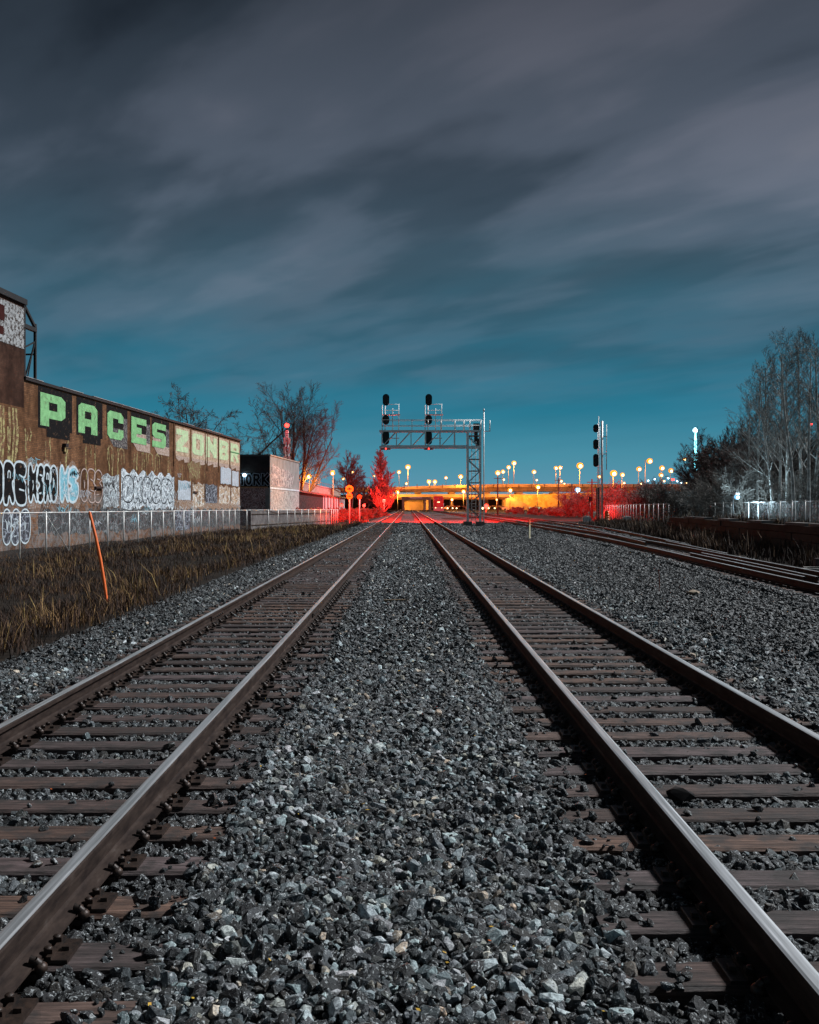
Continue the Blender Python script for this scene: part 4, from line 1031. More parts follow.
# pile of cut timbers by the track
base_ = at(812, 572, 25.5)
for i, (dx, dy, dz, l, rz, lab) in enumerate([(-.55,0,.10,1.0,1.2,'short pale timber at the left end of the timber pile'), (-.05,.25,.12,1.3,1.35,'long weathered timber at the bottom of the pile by the right track'), (.0,.2,.36,.9,1.5,'dark square timber lying on top of the pile by the right track'), (.75,.4,.12,1.6,1.3,'bottom timber at the picture edge end of the pile'), (.75,.4,.38,1.5,1.45,'pale timber topping the right end of the pile')]):
    mb = MB(); mb.box((0,0,0), (.24,l,.22)); mb.box((0, l/2+.006, .0), (.20,.012,.18)); mb.box((0, -l/2-.006, .0), (.20,.012,.18))
    o = mb.build('cut_timber', mat('grey cut timber %d' % i, (.34,.33,.31) if i != 2 else (.09,.07,.07), (.18,.17,.16) if i != 2 else (.04,.03,.03), 4, .9, stretch=(6,1,6)))
    o.location = (base_[0]+.75+dx, base_[1]+.3+dy, zr(25)-.05+dz); o.rotation_euler = (0, 0, rz); tag(o, lab, 'timber', 'cut timbers piled by the right track')

# round yellow signs on the left
for (p, zd, tops, lab) in ((349.5, 128, [(489, .72), (496.3, .58)], 'pole with two round amber signs left of the tracks'), (359.5, 132, [(497, .42)], 'thin pole with one small amber sign left of the tracks')):
    x, y, _ = at(p, 520, zd); t = tag(empty('sign_pole', (x, y, -.1)), lab, 'sign'); mb = MB()
    ztop = at(p, tops[0][0], zd)[2]+.1; mb.tube((0,0,-.2), (0,0,ztop), .075, n=8); mb.build('pole', M_galv, t)
    for q, rad in tops:
        z = at(p, q, zd)[2]+.1; mb = MB(); mb.tube((0,-.09,z), (0,-.13,z), rad*.72, n=24); s = mb.build('sign_disc', M_yellow, t)
        mb = MB(); mb.box((0,-.137,z), (rad*.8,.008,rad*.22)); 
        if rad > .6: mb.box((0,-.137,z), (rad*.2,.008,rad*.5))
        mb.build('sign_mark', M_black, s)

# ------------------------------------------------------------------ lamps
def point(parent, loc, e, c, rad=.4):
    l = bpy.data.lights.new('lamp_light', 'POINT'); l.energy = e; l.color = c; l.shadow_soft_size = rad
    o = bpy.data.objects.new('lamp_light', l); col.objects.link(o); o.parent = parent; o.location = loc; return o
AMB = (1, .31, .03)
def lamp(p, q, Zd, lab, zbase, r=.6, e=0, kind='amber', arm=0, group='street lamps glowing in the distance', cat='street lamp', mpole=None):
    r *= 1.06; x, y, z = at(p, q, Zd); t = tag(empty('street_lamp', (x+arm, y+.8, zbase)), lab, cat, group)
    hz = z-zbase; mb = MB(); mb.tube((0,0,0), (0,0,hz+.4), max(.05, .14*r), max(.035, .09*r), n=8); mb.build('pole', mpole or M_galvd, t)
    mb = MB(); mb.tube((0,0,hz+.35), (-arm, -.8, hz+.4), .07, n=6); mb.build('arm', M_galvd, t)
    mb = MB(); mb.box((-arm, -.8, hz+.35*r+.15), (r*1.3, r*1.5, .15)); mb.build('lamp_head', M_galvd, t)
    mb = MB(); mb.ball((-arm, -.8, hz), r, 14, sz=.9); g_ = mb.build('lamp_halo_globe', {'amber': M_amberd, 'cool': M_coold, 'red': M_redl}[kind], t)  # glowing globe added as the coloured halo around the bulb
    mb = MB(); mb.ball((-arm, -.8-r*.50, hz-r*.1), r*.60, 12); mb.build('bulb', {'amber': M_amber, 'cool': M_cool, 'red': M_redl}[kind], g_)
    if e: point(t, (-arm, -.8-r*1.4-.3, hz-r-.2), e*(.25 if kind == 'amber' and Zd > 300 else .45), {'amber': AMB, 'cool': (.6,.85,1), 'red': (1,.03,.02)}[kind], .5)
    return t
DK = 10.6   # deck height of the viaduct
VD = 425.0
gl = zr(300)
lampsrc = [
 (309,476.5,165,'amber lamp nearest the annex building, above the ramp wall',-.3,.42,7000,0),
 (332.6,473.2,124,'tall amber lamp beside the end of the pale slat fence',-.4,.30,4500,0),
 (343.2,478.7,250,'small amber lamp against the bare tree left of the round signs',0,.42,0,0),
 (352,472,260,'amber lamp shining through the branches of the middle bare tree',0,.5,0,0),
 (374,476,300,'dim amber lamp in front of the red conical tree',.3,.42,0,0),
 (399,472,VD,'pale amber lamp on the viaduct just right of the red conical tree',DK,.85,0,0),
 (408,467,VD,'bright tall amber lamp on the viaduct above the vanishing point of the tracks',DK,1.15,90000,0),
 (406.5,483.4,VD-8,'small amber lamp at the foot of the bright tall viaduct lamp',5,.6,0,0),
 (429,481.6,VD+3,'left one of the close pair of amber lamps low over the viaduct',DK,.95,60000,0),
 (434.9,481.6,VD+3,'right one of the close pair of amber lamps low over the viaduct',DK,.95,0,0),
 (446,477.7,VD+20,'small amber lamp left of the signal bridge column, behind the viaduct',DK,.75,0,0),
 (460.7,476.5,VD,'starry amber lamp just left of the signal bridge column',DK,1.05,60000,0),
 (397.6,492,VD-20,'low amber lamp beneath the viaduct beside the red conical tree',1,.85,90000,0),
 (463.6,491.4,VD-20,'low amber lamp beneath the viaduct left of the signal bridge column',1,.9,90000,0),
 (497.8,472.8,VD-25,'amber lamp on the dark wooden pole right of the signal bridge',1,1.05,60000,0),
 (503,471.6,VD-5,'amber lamp close right of the dark wooden pole',DK,.9,0,0),
 (508.6,467.2,VD,'lower one of the two lamps stepping up right of the signal bridge',DK,.9,0,0),
 (514,463,VD,'highest amber lamp right of the signal bridge, top of the rising row',DK,1.05,60000,0),
 (503.7,479.4,VD,'small low amber lamp under the rising row right of the signal bridge',DK,.55,0,0),
 (510.2,490,VD-25,'bright low amber lamp in front of the viaduct side right of the bridge column',1,1.0,50000,0),
 (534,471.8,VD,'amber lamp standing alone midway between signal bridge and signal mast',DK,.95,0,0),
 (538,487,VD-25,'bright low amber lamp above the lit green sign',1,1.0,50000,0),
 (536.7,480,VD+10,'tiny amber lamp between the tall and the low lamp above the green sign',DK,.55,0,0),
 (556,468,VD,'left one of the tall pair of amber lamps left of the largest lamp',DK,.9,0,0),
 (560.2,467.6,VD,'right one of the tall pair of amber lamps left of the largest lamp',DK,.9,50000,0),
 (561.2,481,VD+8,'small lamp beneath the tall pair of amber lamps',DK,.7,0,0),
 (564.2,483.8,VD+12,'smallest lamp low beside the tall pair, just above the deck',DK,.55,0,0),
 (580,465.7,VD-30,'largest brightest amber lamp left of the signal mast',1,1.35,90000,0),
 (613.6,473.3,VD-60,'starry amber lamp just right of the signal mast',1,1.3,60000,0),
 (599,476.6,VD-60,'small amber lamp seen through the signal mast ladder',1,.7,0,0),
 (622.4,474.7,VD-60,'small amber lamp right of the starry lamp by the signal mast',1,.85,0,0),
 (624,483,VD-60,'faint low amber lamp over the dark brush right of the mast',1,.5,0,0),
 (639,469,VD-60,'amber lamp over the brush left of the highest right hand lamp',1,.95,0,0),
 (649.7,461,VD-60,'highest amber lamp over the brush on its bent arm',1,1.1,30000,-1.5),
 (662,468,VD-60,'upper lamp of the cluster left of the cyan mast',1,.95,0,0),
 (661,475,VD-55,'lower lamp of the cluster left of the cyan mast',1,.85,0,0),
 (671,470.6,VD-60,'rightmost amber lamp of the cluster left of the cyan mast',1,.95,0,0),
 (684.5,459.3,300,'single orange lamp in the branches close left of the cyan mast',1,.55,0,0),
 (795,456,150,'small yellow lamp seen through the birch trunks',.3,.2,0,0),
]
for (p, q, zd, lab, zb_, r_, e_, arm) in lampsrc:
    if p > 590: continue
    lamp(p, q, zd, lab, zb_, r_, e_, arm=arm)
for (p, q, zd, lab, zb_, r_, e_, arm) in lampsrc:
    if p > 590: lamp(p, q, zd, lab, zb_, r_, e_, arm=arm)
lamp(577.7, 490, 330, 'cold white lamp low in front of the viaduct left of the mast', .5, .95, 30000, 'cool')
lamp(737, 497, 67, 'bright bluish white lamp standing low at the fence in front of the right brush', .4, .19, 2000, 'cool', mpole=M_black)
lamp(810.6, 424, 140, 'red light high between the birch crowns on the right', .3, .22, 0, 'red', cat='red light', group='red lights')
lamp(814, 461, 140, 'small faint red light low between the birch trunks', .3, .13, 0, 'red', cat='red light', group='red lights')
lamp(486.3, 506, 230, 'bright red signal lamp low right of the signal bridge column', .3, .5, 16000, 'red', cat='red light', group='red lights')
lamp(384, 501, 210, 'red signal lamp at the foot of the red conical tree', .3, .38, 42000, 'red', cat='red light', group='red lights')
lamp(364, 505.5, 190, 'orange red lamp behind the round amber signs', .0, .3, 5000, 'red', cat='red light', group='red lights')
lamp(341.5, 505, 175, 'red lamp glowing against the painted shed wall', .0, .3, 500, 'red', cat='red light', group='red lights')

# distant bluish lights of the car park on the right
for i, (p, q, c) in enumerate([(648,480.5,'c'),(654.5,479,'c'),(664,481,'a'),(668,478,'c'),(673,479.5,'r'),(677,481,'c'),(681,482.5,'c'),(686,483,'a'),(641,483.5,'a')]):
    lamp(p, q, 340, '%s small car park light from the left, a %s dot low over the brush' % (ORD[i], {'c':'bluish','a':'yellow','r':'red'}[c]), 1, .45, 0, {'c':'cool','a':'amber','r':'red'}[c], group='car park lights over the brush', cat='light')

# cyan lit mast and telecom tower
x, y, z = at(695, 431, 300); cm = tag(empty('lit_mast', (x, y, .4)), 'tall slim mast lit cyan from top to bottom behind the dark trees', 'mast')
mb = MB(); mb.tube((0,0,0),(0,0,z-.4),.35,.25,n=8); mb.build('mast', M_galvd, cm); mb = MB(); zb2 = at(695,470,300)[2]-.4; mb.tube((0,-.5,zb2),(0,-.5,z-.4),.50,.30,n=8); mb.build('light_tube', M_cyan, cm); mb = MB(); mb.ball((0,-.4,z-.2), .75, 10); mb.build('mast_lamp', M_cool, cm)
x, y, z = at(287, 425.5, 152); tt = tag(empty('telecom_tower', (x, y, 0)), 'slim red and white lattice tower with a red beacon behind the bare trees', 'tower')
mb = MB(); w0, w1 = 1.0, .36
for sx_, sy_ in ((-1,-1),(1,-1),(1,1),(-1,1)): mb.bar((sx_*w0/2, sy_*w0/2, 0), (sx_*w1/2, sy_*w1/2, z-.8), .12)
for k in range(20):
    za = (z-.8)*k/20; zc = (z-.8)*(k+1)/20; wa = w0+(w1-w0)*k/20; wb = w0+(w1-w0)*(k+1)/20; s = 1 if k % 2 else -1
    for yy in (-1, 1): mb.bar((s*wa/2, yy*wa/2, za), (-s*wb/2, yy*wb/2, zc), .08, m=k//3 % 2); mb.bar((-wb/2, yy*wb/2, zc), (wb/2, yy*wb/2, zc), .07, m=k//3 % 2)
mb.build('lattice', [M_white, M_red], tt)
mb = MB()
for zz in (z-2.4, z-3.9, z-5.3): mb.box((-.42,-.2,zz),(.2,.2,1.0)); mb.box((.42,-.2,zz),(.2,.2,1.0)); mb.box((0,-.3,zz+.2),(.9,.06,.06))
mb.build('antenna_panel', M_white, tt)
mb = MB(); mb.ball((0,-.2,z), .36, 12); mb.build('beacon', M_redl, tt); point(tt, (0,-1.6,z), 260, (1,.05,.08), .4)

# ------------------------------------------------------------------ viaduct and railway bridge
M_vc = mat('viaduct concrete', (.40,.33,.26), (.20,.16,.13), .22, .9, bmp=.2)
vz = lambda q, Zd=VD: CAMZ+(HY-q)/F*Zd
vx = lambda p, Zd=VD: (p-HX)/F*Zd
vi = tag(empty('viaduct', (0, VD, 0)), 'long concrete road viaduct lit orange across the far end of the tracks', 'viaduct')
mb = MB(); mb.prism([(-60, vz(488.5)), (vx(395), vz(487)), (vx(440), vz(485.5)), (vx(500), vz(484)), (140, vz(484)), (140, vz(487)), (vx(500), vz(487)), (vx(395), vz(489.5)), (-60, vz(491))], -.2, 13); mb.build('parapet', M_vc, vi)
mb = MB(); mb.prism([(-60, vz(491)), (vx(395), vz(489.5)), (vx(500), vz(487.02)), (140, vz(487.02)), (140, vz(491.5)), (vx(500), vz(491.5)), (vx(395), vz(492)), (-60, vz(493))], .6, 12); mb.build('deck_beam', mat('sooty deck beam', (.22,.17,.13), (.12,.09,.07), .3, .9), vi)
for k in range(26):
    x_ = -24+k*5.6; mb = MB(); mb.box((x_, -.28, vz(486.2)), (.28, .16, 1.7)); mb.build('parapet_joint', M_wood, vi)
for p in (418, 452, 487, 520, 556, 592, 640): mb = MB(); mb.box((vx(p), 6, (vz(492)+.5)/2), (1.6, 6, vz(492)-.5)); mb.box((vx(p), 6, vz(492)-.4), (3, 9, .8)); mb.build('pier', M_vc, vi)
v2 = tag(empty('lower_overpass', (0, VD-12, 0)), 'lower road overpass of orange lit beams in front of the viaduct', 'overpass')
Z2 = VD-12; q2 = lambda q: vz(q, Z2)
mb = MB(); mb.bx(vx(360,Z2), vx(650,Z2), 0, 9, q2(497.3), q2(494.2)); mb.build('deck_beam', M_vc, v2)
mb = MB(); mb.bx(vx(360,Z2), vx(650,Z2), .8, 8, q2(499.3), q2(497.32)); mb.build('girder', mat('brown steel girder', (.14,.09,.06), (.08,.05,.04), .5), v2)
for p in (427, 505, 545, 590, 630): mb = MB(); mb.bx(vx(p-1.5,Z2), vx(p+1.5,Z2), 1.5, 7.5, .2, q2(499.32)); mb.build('pier', M_vc, v2)
for k in range(30): 
    pass
mb = MB()
for k in range(60): x_ = vx(362,Z2)+k*2.1; mb.bar((x_, .1, q2(494.2)), (x_, .1, q2(493.0)), .07)
mb.bar((vx(362,Z2), .1, q2(493.0)), (vx(648,Z2), .1, q2(493.0)), .07); mb.build('railing', M_galvd, v2)
Z3 = VD-28; q3 = lambda q: vz(q, Z3); x3 = lambda p: vx(p, Z3)
rb = tag(empty('railway_bridge', (0, Z3, 0)), 'low steel railway bridge with portal opening over the end of the tracks', 'bridge')
mb = MB(); mb.bx(x3(401.5), x3(431), 0, 6, q3(499.8), q3(497)); mb.build('girder', M_vc, rb)
for p in (403, 425, 430): mb = MB(); mb.bx(x3(p-1), x3(p+1), 0, 6, .2, q3(499.82)); mb.build('pier', M_vc, rb)
mb = MB(); mb.bx(x3(410), x3(422), -.25, -.05, q3(498.4), q3(496.8)); mb.build('clearance_board', M_white, rb)
mb = MB(); mb.bx(x3(404.2), x3(424), 22, 24, .2, q3(500)+1.5); tag(mb.build('back_wall', M_vc, rb))
spot(rb, (x3(414), 8, 4.6), (x3(414), 23, 2), 5000, (1,.45,.04), 140)
# sloped abutments, golden lit
ab = tag(empty('sloped_abutment', (0, Z3+4, 0)), 'sloping paved abutment glowing orange under the viaduct on the right', 'abutment')
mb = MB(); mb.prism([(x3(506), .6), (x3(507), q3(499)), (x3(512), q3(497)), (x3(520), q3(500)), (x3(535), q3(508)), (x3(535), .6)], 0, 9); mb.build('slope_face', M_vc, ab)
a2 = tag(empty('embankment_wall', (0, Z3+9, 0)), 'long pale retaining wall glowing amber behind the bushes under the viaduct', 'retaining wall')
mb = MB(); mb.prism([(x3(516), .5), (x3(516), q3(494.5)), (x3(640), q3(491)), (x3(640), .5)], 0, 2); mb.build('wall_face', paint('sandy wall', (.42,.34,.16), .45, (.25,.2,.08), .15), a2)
# roadway light band seen under the overpass: lit cars waiting
def car(p, Zd, label, cc, s=1):
    x, y, _ = at(p, 508, Zd); t = tag(empty('car', (x, y, zr(Zd)+.35)), label, 'car', 'cars on the road under the viaduct'); m = mat('car paint '+label[:8], cc, cc, 3, .3, .2, 0)
    mb = MB(); mb.prism([(-2.2,.3),(-2.2,.85),(-1.5,.98),(-.9,1.42),(.8,1.42),(1.5,.98),(2.2,.85),(2.25,.3)], -.85, .85); mb.build('body', m, t)
    mb = MB(); mb.prism([(-1.35,1.0),(-.88,1.36),(.78,1.36),(1.35,1.0)], -.87, .87); mb.build('window', M_black, t)
    for wx in (-1.35, 1.35): mb = MB(); mb.tube((wx,-.88,.33),(wx,.88,.33),.33,n=12); mb.build('wheel', M_black, t)
    for yy in (-.6, .6): mb = MB(); mb.ball((-2.22, yy, .68), .36, 8); mb.build('headlight', M_warmhl, t)
for i, (p, c) in enumerate([(449,(.5,.5,.5)),(454,(.3,.05,.05)),(459,(.6,.6,.6)),(463,(.1,.1,.15)),(489.5,(.5,.5,.5)),(495,(.4,.3,.2)),(501,(.6,.6,.62))]):
    car(p, 330, '%s car from the left in the row with headlights on under the overpass' % ORD[i], c)
# road under the bridge
mb = MB(); mb.box((40, 330, zr(330)+.17), (170, 12, .3)); tag(mb.build('road', mat('asphalt', (.05,.05,.05), (.03,.03,.03), 1, .8)), kind='structure')
for p in (452, 497):
    x_, y_, z_ = at(p, 499.5, 322); lamp(p, 499.5, 322, 'low amber lamp beside the %s row of cars under the overpass' % ('left' if p < 470 else 'right'), zr(322), .5, 16000)

mb = MB(); mb.prism([(-90,0),(-90,7.5),(-20,8.6),(60,8.4),(150,7.6),(150,0)], 480, 560); tag(mb.build('far_bank', M_dirt), kind='structure')
# locomotive
LZ = 285.0; lx = (438.7-HX)/F*LZ
lo = tag(empty('locomotive', (lx, LZ, zr(LZ)+.19)), 'red lit freight locomotive facing the camera under the far bridge', 'locomotive')
M_loco = mat('red locomotive paint', (.50,.10,.10), (.40,.06,.06), 2, .4, 0, 0)
mb = MB(); mb.bx(-1.55, 1.55, 0, 20, .95, 1.35); mb.build('frame', M_black, lo)
mb = MB(); mb.prism([(-1.55,1.35),(-1.55,4.0),(-1.2,4.55),(1.2,4.55),(1.55,4.0),(1.55,1.35)], 3.0, 6.0); cab = mb.build('cab', M_loco, lo)
mb = MB()
for s in (-1, 1): mb.bx(s*.25, s*1.25, 2.96, 2.995, 3.25, 4.0)
mb.build('windscreen', mat('cab glass', (.08,.09,.1), rough=.1, bmp=0), cab)
mb = MB(); mb.prism([(-.8,1.35),(-.8,3.0),(-.6,3.25),(.6,3.25),(.8,3.0),(.8,1.35)], .5, 2.98); mb.build('nose', M_loco, lo)
mb = MB(); mb.prism([(-.95,1.35),(-.95,4.1),(-.6,4.4),(.6,4.4),(.95,4.1),(.95,1.35)], 6.02, 19); mb.build('hood', M_loco, lo)
mb = MB(); mb.prism([(-1.5,.2),(-1.55,1.3),(1.55,1.3),(1.5,.2),(.3,.12),(-.3,.12)], -.35, -.02); mb.build('pilot', M_white, lo)
for s in (-1, 1): mb = MB(); mb.ball((s*.18, .42, 2.75), .12, 8); mb.build('headlight', M_warmhl, lo)
for s in (-1, 1): mb = MB(); mb.ball((s*.9, -.40, 1.1), .10, 8); mb.build('ditch_light', M_warmhl, lo)
mb = MB()
for s in (-1, 1):
    for y in (.0, 1.4, 2.8): mb.tube((s*1.5, y, 1.35), (s*1.5, y, 2.4), .03, n=5)
    mb.tube((s*1.5, 0, 2.4), (s*1.5, 2.8, 2.4), .03, n=5)
mb.build('handrail', M_white, lo)
for y in (2.5, 4.2, 5.9, 14.1, 15.8, 17.5):
    mb = MB(); mb.tube((-.85,y,.5),(.85,y,.5),.5,n=16); mb.build('wheelset', M_black, lo)
# wooden poles
for (p, q0, zd, lab) in ((497.8, 476, 200, 'dark wooden pole right of the signal bridge'), (558.5, 478, 210, 'dark wooden pole left of the white lamp'), (572, 484, 190, 'reddish wooden pole in the brush below the white lamp'), (592, 479, 150, 'dark wooden pole close left of the signal mast')):
    x, y, z = at(p, q0, zd); t = tag(empty('utility_pole', (x, y, zr(y))), lab, 'utility pole', 'wooden utility poles'); mb = MB(); mb.tube((0,0,-.2),(0,0,z-zr(y)),.17,.11,n=8); mb.build('pole', M_wood, t)
    mb = MB(); mb.bar((-.8,0,z-zr(y)-.5),(.8,0,z-zr(y)-.5),.12); mb.build('crossarm', M_wood, t)
# lit green sign
x, y, z = at(535.5, 509, 260); gs = tag(empty('lit_sign', (x, y, zr(y))), 'small pale green lit sign board at the edge of the red bushes', 'sign')
mb = MB(); mb.box((0,0,z-zr(y)), (3.4,.12,1.0)); mb.build('panel', emis('pale green sign glow', (.5,.9,.45), .75), gs); mb = MB(); mb.bar((-1.3,.1,0),(-1.3,.1,z-zr(y)),.1); mb.bar((1.3,.1,0),(1.3,.1,z-zr(y)),.1); mb.build('leg', M_galvd, gs)

# ------------------------------------------------------------------ trees
def grow(tr, cr, p, d, L_, r_, lev, rnd, P):
    """recursive limb: tr = thick wood, cr = twig mesh"""
    nseg = P['seg'][lev]; n = nseg; pts = [p]; dirs = [d]
    for i in range(n):
        d = (d+Vector((rnd.gauss(0,1), rnd.gauss(0,1), rnd.gauss(0,1)))*P['wob'][lev]+Vector((0,0,P['up'][lev]))).normalized()
        p = p+d*(L_/n); pts.append(p); dirs.append(d)
    rs = [max(P['rmin'], r_*(1-.85*i/n)) for i in range(n+1)] if lev else [r_*(1-.75*(i/n)) for i in range(n+1)]
    last = lev == P['lev']-1
    tgt = cr if lev >= P['twig'] else tr
    sides = 8 if lev == 0 else (5 if lev < P['twig'] else 3)
    for i in range(n): tgt.tube(pts[i], pts[i+1], rs[i], rs[i+1], sides, cap=False)
    if last: return
    nc = P['kids'][lev]
    for k in range(nc):
        t = P['start'][lev]+(1-P['start'][lev])*(k+rnd.random())/nc; f = t*n; i = min(n-1, int(f)); q = pts[i].lerp(pts[i+1], f-i); dd = dirs[i+1]
        a = Vector((rnd.gauss(0,1), rnd.gauss(0,1), rnd.gauss(0,1))); a = (a-dd*a.dot(dd)).normalized()
        ang = R(P['ang'][lev]+rnd.uniform(-12, 12)); nd = dd*math.cos(ang)+a*math.sin(ang)
        grow(tr, cr, q, nd, L_*P['len'][lev]*rnd.uniform(.7, 1.15)*(1-P['tap'][lev]*t), max(P['rmin'], rs[i]*P['rad'][lev]), lev+1, rnd, P)
def tree(name, label, cat, group, loc, h, P, seed, mt, mc, r0):
    MB.raw = True; t = tag(empty(name, loc), label, cat, group); tr = MB(); cr = MB(); rnd = random.Random(seed)
    for (lx_, ly_, f, dx, dy) in P.get('stems', [(0,0,1,0,0)]): grow(tr, cr, Vector((lx_,ly_,-.3)), Vector((dx,dy,1)).normalized(), h*f*P['trunk'], r0*f, 0, rnd, P)
    if tr.v: tr.build('trunk', mt, t)
    if cr.v: cr.build('crown', mc, t)
    MB.raw = False; return t
ELM0 = dict(lev=5, twig=3, seg=[5,6,5,4,3], wob=[.08,.13,.16,.20,.25], up=[0,.05,.05,.03,.02], kids=[7,6,6,7], start=[.35,.3,.2,.1], ang=[36,38,42,45], len=[1.05,.55,.50,.45], tap=[.25,.4,.4,.3], rad=[.55,.5,.5,.5], rmin=.022, trunk=.52)
def fan(n, seed, ln):
    r = random.Random(seed); return [(r.uniform(-.3,.3), r.uniform(-.3,.3), r.uniform(.75,1), math.cos(2*math.pi*k/n+.4)*ln*r.uniform(.4,1), math.sin(2*math.pi*k/n+.4)*ln*r.uniform(.4,1)) for k in range(n)]
ELM = dict(lev=5, twig=3, seg=[6,6,4,3,2], wob=[.07,.08,.09,.09,.08], up=[.01,.04,.04,.03,.02], kids=[8,7,7,7], start=[.30,.15,.15,.1], ang=[32,30,30,30], len=[.46,.55,.55,.62], tap=[.35,.35,.3,.3], rad=[.5,.5,.5,.6], rmin=.010, trunk=.80)
KNOB = dict(ELM, kids=[7,6,6,5], wob=[.10,.18,.2,.2,.2], rmin=.020, ang=[42,44,40,40])
BIR = dict(lev=4, twig=2, seg=[10,6,4,3], wob=[.025,.05,.07,.08], up=[.02,.07,.05,.03], kids=[24,7,7], start=[.34,.15,.1], ang=[44,38,40], len=[.36,.42,.5], tap=[.6,.3,.3], rad=[.35,.5,.5], rmin=.009, trunk=.95)
POP = dict(lev=4, twig=1, seg=[10,5,3,3], wob=[.01,.05,.1,.15], up=[.0,.16,.12,.1], kids=[110,9,8], start=[.04,.1,.1], ang=[42,26,28], len=[.36,.40,.45], tap=[.80,.3,.3], rad=[.35,.5,.5], rmin=.022, trunk=.98)
BUSH = dict(lev=4, twig=1, seg=[4,4,3,2], wob=[.12,.15,.2,.25], up=[.03,.03,.02,0], kids=[9,8,6], start=[.1,.1,.1], ang=[32,38,42], len=[.55,.55,.5], tap=[.3,.3,.3], rad=[.55,.6,.6], rmin=.012, trunk=.8)
def stems(n, sp, seed, ln=.35):
    r = random.Random(seed); return [(r.uniform(-sp,sp), r.uniform(-sp,sp), r.uniform(.7,1), r.uniform(-ln,ln), r.uniform(-ln,ln)) for _ in range(n)]
def tp(p, Zd, z=None): return ((p-HX)/F*Zd, Zd, (-.3 if z is None else z))
tree('bare_tree', 'knobbly bare tree rising behind the far end of the warehouse roof', 'tree', 'bare trees on the left', tp(211, 140), 24, dict(KNOB, stems=fan(4, 5, .40)), 3, M_bark, M_twig, .34)
tree('bare_tree', 'large spreading bare tree behind the annex building', 'tree', 'bare trees on the left', tp(299, 165), 24.5, dict(ELM, stems=fan(6, 3, .42)), 8, M_bark, M_twig, .36)
tree('bare_tree', 'slim forked bare tree behind the annex roof, left of the largest tree', 'tree', 'bare trees on the left', tp(270, 158), 19.5, dict(ELM, kids=[6,6,6,5], stems=fan(2, 9, .25)), 12, M_bark, M_twig, .30)
tree('bare_tree', 'upright bare tree behind the round amber signs', 'tree', 'bare trees on the left', tp(351, 225), 15.5, dict(ELM, rmin=.016, stems=fan(4, 7, .22)), 15, M_bark, M_twig, .36)
tree('bare_tree', 'smaller bare tree between the round signs and the red conical tree', 'tree', 'bare trees on the left', tp(367, 235), 11, dict(ELM, rmin=.016, stems=fan(4, 8, .25)), 16, M_bark, M_twig, .26)
tree('poplar_tree', 'dense conical bare poplar lit red left of the tracks', 'tree', None, tp(383, 215, .2), 14.6, POP, 5, M_bark, mat('reddish twig', (.22,.13,.11), (.13,.08,.07), 3, .9, bmp=0), .22).scale = (1.35, 1.35, 1)
r = random.Random(31)
bp = [(748,74,11.5),(757,72,13),(765,78,15.5),(773,66,12),(780,72,14.8),(787,68,13.4),(794,62,13.6),(801,70,15.8),(808,60,13.0),(814,66,14.6),(822,58,13.2)]
bsrc = [tree('birch_tree', 'x', 'tree', 'birch trees behind the right fence', (0,0,0), 14, BIR, 40+i, M_birch, M_btwig, .15) for i in range(3)]
for i, (p, zd, h) in enumerate(bp):
    t = bsrc[i] if i < 3 else copy_tree(bsrc[i % 3]); t.location = tp(p, zd, .3); t.scale = (h/15.6,)*3; t.rotation_euler = (R(r.uniform(-1.5,1.5)), R(r.uniform(-2.5,2.5)), r.uniform(0, 6))
    t['label'] = '%s birch from the left in the row of pale trunks behind the right fence' % ORD[i]
DT = dict(ELM, rmin=.013, stems=fan(6, 11, .5), kids=[9,7,6,5])
dsrc = [tree('dark_tree', 'x', 'tree', 'dark bare trees behind the brush on the right', (0,0,0), 12, DT, 60+i, M_bark, M_twig, .22) for i in range(2)]
dl = [(706,130,7.5),(713,125,9.0),(720,120,10.0),(729,118,10.8),(739,122,11),(751,112,10.8),(763,105,9.5),(777,110,10),(792,100,9.5),(806,104,9.5)]
for i, (p, zd, h) in enumerate(dl):
    t = dsrc[i] if i < 2 else copy_tree(dsrc[i % 2]); t.location = tp(p, zd, .3); t.scale = (h/12*1.2, h/12*1.2, h/12*1.12); t.rotation_euler = (0, 0, r.uniform(0, 6))
    t['label'] = '%s from the left of the dark rounded bare trees behind the right brush' % ORD[i]
B1 = dict(BUSH, stems=stems(7, .8, 1)); B2 = dict(BUSH, stems=stems(9, 1.0, 2, .5))
ssrc = [tree('pale_shrub', 'x', 'shrub', 'pale bare shrubs along the right fence', (0,0,0), 5, B1, 70, M_brush, M_btwig, .05), tree('pale_shrub', 'x', 'shrub', 'pale bare shrubs along the right fence', (0,0,0), 5, B2, 71, M_brush, M_btwig, .05)]
sl = [(676,96,4.0),(690,92,3.6),(703,90,4.4),(716,92,5.0),(727,88,4.8),(740,90,5.6),(752,84,5.2),(764,88,5.4),(778,84,5.0),(792,80,5.2),(806,84,5.4)]
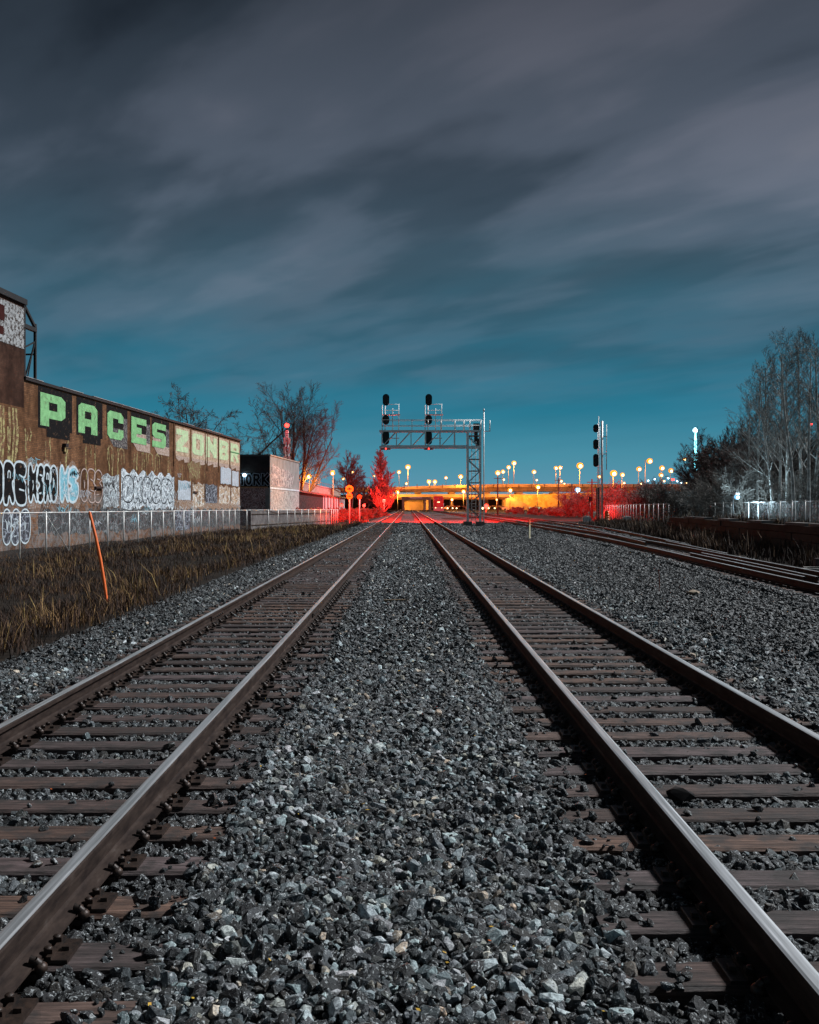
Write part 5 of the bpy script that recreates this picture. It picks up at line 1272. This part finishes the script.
for i, (p, zd, h) in enumerate(sl):
    t = ssrc[i] if i < 2 else copy_tree(ssrc[i % 2]); t.location = tp(p, zd-14+(i % 3)*3, .3); t.scale = (h/5,)*3; t.rotation_euler = (0,0,r.uniform(0,6))
    t['label'] = '%s pale leafless shrub from the left along the right fence' % ORD[i]
ksrc = [tree('dark_shrub', 'x', 'shrub', 'dark shrubs right of the signal mast', (0,0,0), 5, dict(B1, rmin=.016), 80, M_bark, M_btwig, .06), tree('dark_shrub', 'x', 'shrub', 'dark shrubs right of the signal mast', (0,0,0), 5, dict(B2, rmin=.016), 81, M_bark, M_btwig, .06)]  # pale twigs stand in for cool lamp light on these shrubs
kl = [(566,170,5.2),(577,165,5.0),(588,160,5.5),(610,150,5.6),(620,145,5.8),(630,140,6.0),(640,135,6.2),(650,132,6.2),(660,128,5.8),(669,124,5.2)]
for i, (p, zd, h) in enumerate(kl):
    t = ksrc[i] if i < 2 else copy_tree(ksrc[i % 2]); t.location = tp(p, zd, .2); t.scale = (h/5*1.2, h/5*1.2, h/5); t.rotation_euler = (0,0,r.uniform(0,6))
    t['label'] = '%s dark leafless shrub from the left around the foot of the signal mast' % ORD[i]
rl_ = [(522,230),(530,215),(538,205),(546,200),(555,190),(564,180),(573,170),(514,240)]
M_rb = mat('russet low bush', (.30,.20,.16), (.16,.10,.08), 3, .9, bmp=0)
rsrc = tree('low_bush', 'x', 'shrub', 'low bushes lit red under the viaduct', (0,0,0), 2.6, dict(B2, rmin=.03, kids=[9,8,7]), 90, M_rb, M_rb, .05)
for i, (p, zd) in enumerate(sorted(rl_)):
    t = rsrc if i == 0 else copy_tree(rsrc); t.location = tp(p, zd, zr(zd)-.1); t.scale = (1.3,1.3,.85); t.rotation_euler = (0,0,r.uniform(0,6)); t['label'] = '%s red lit low bush from the left beside the far tracks' % ORD[i]
ll = [(330,150),(338,160),(345,165),(353,170),(361,175),(369,180),(377,190),(312,148),(320,150),(303,146)]
for i, (p, zd) in enumerate(sorted(ll)):
    t = copy_tree(rsrc); t.location = tp(p, zd-8, -.2); t.scale = (1.2,1.2,1.0); t.rotation_euler = (0,0,r.uniform(0,6)); t['label'] = '%s low bare bush from the left between the slat fence and the red poplar' % ORD[i]; t['group'] = 'low bushes by the red lights on the left'
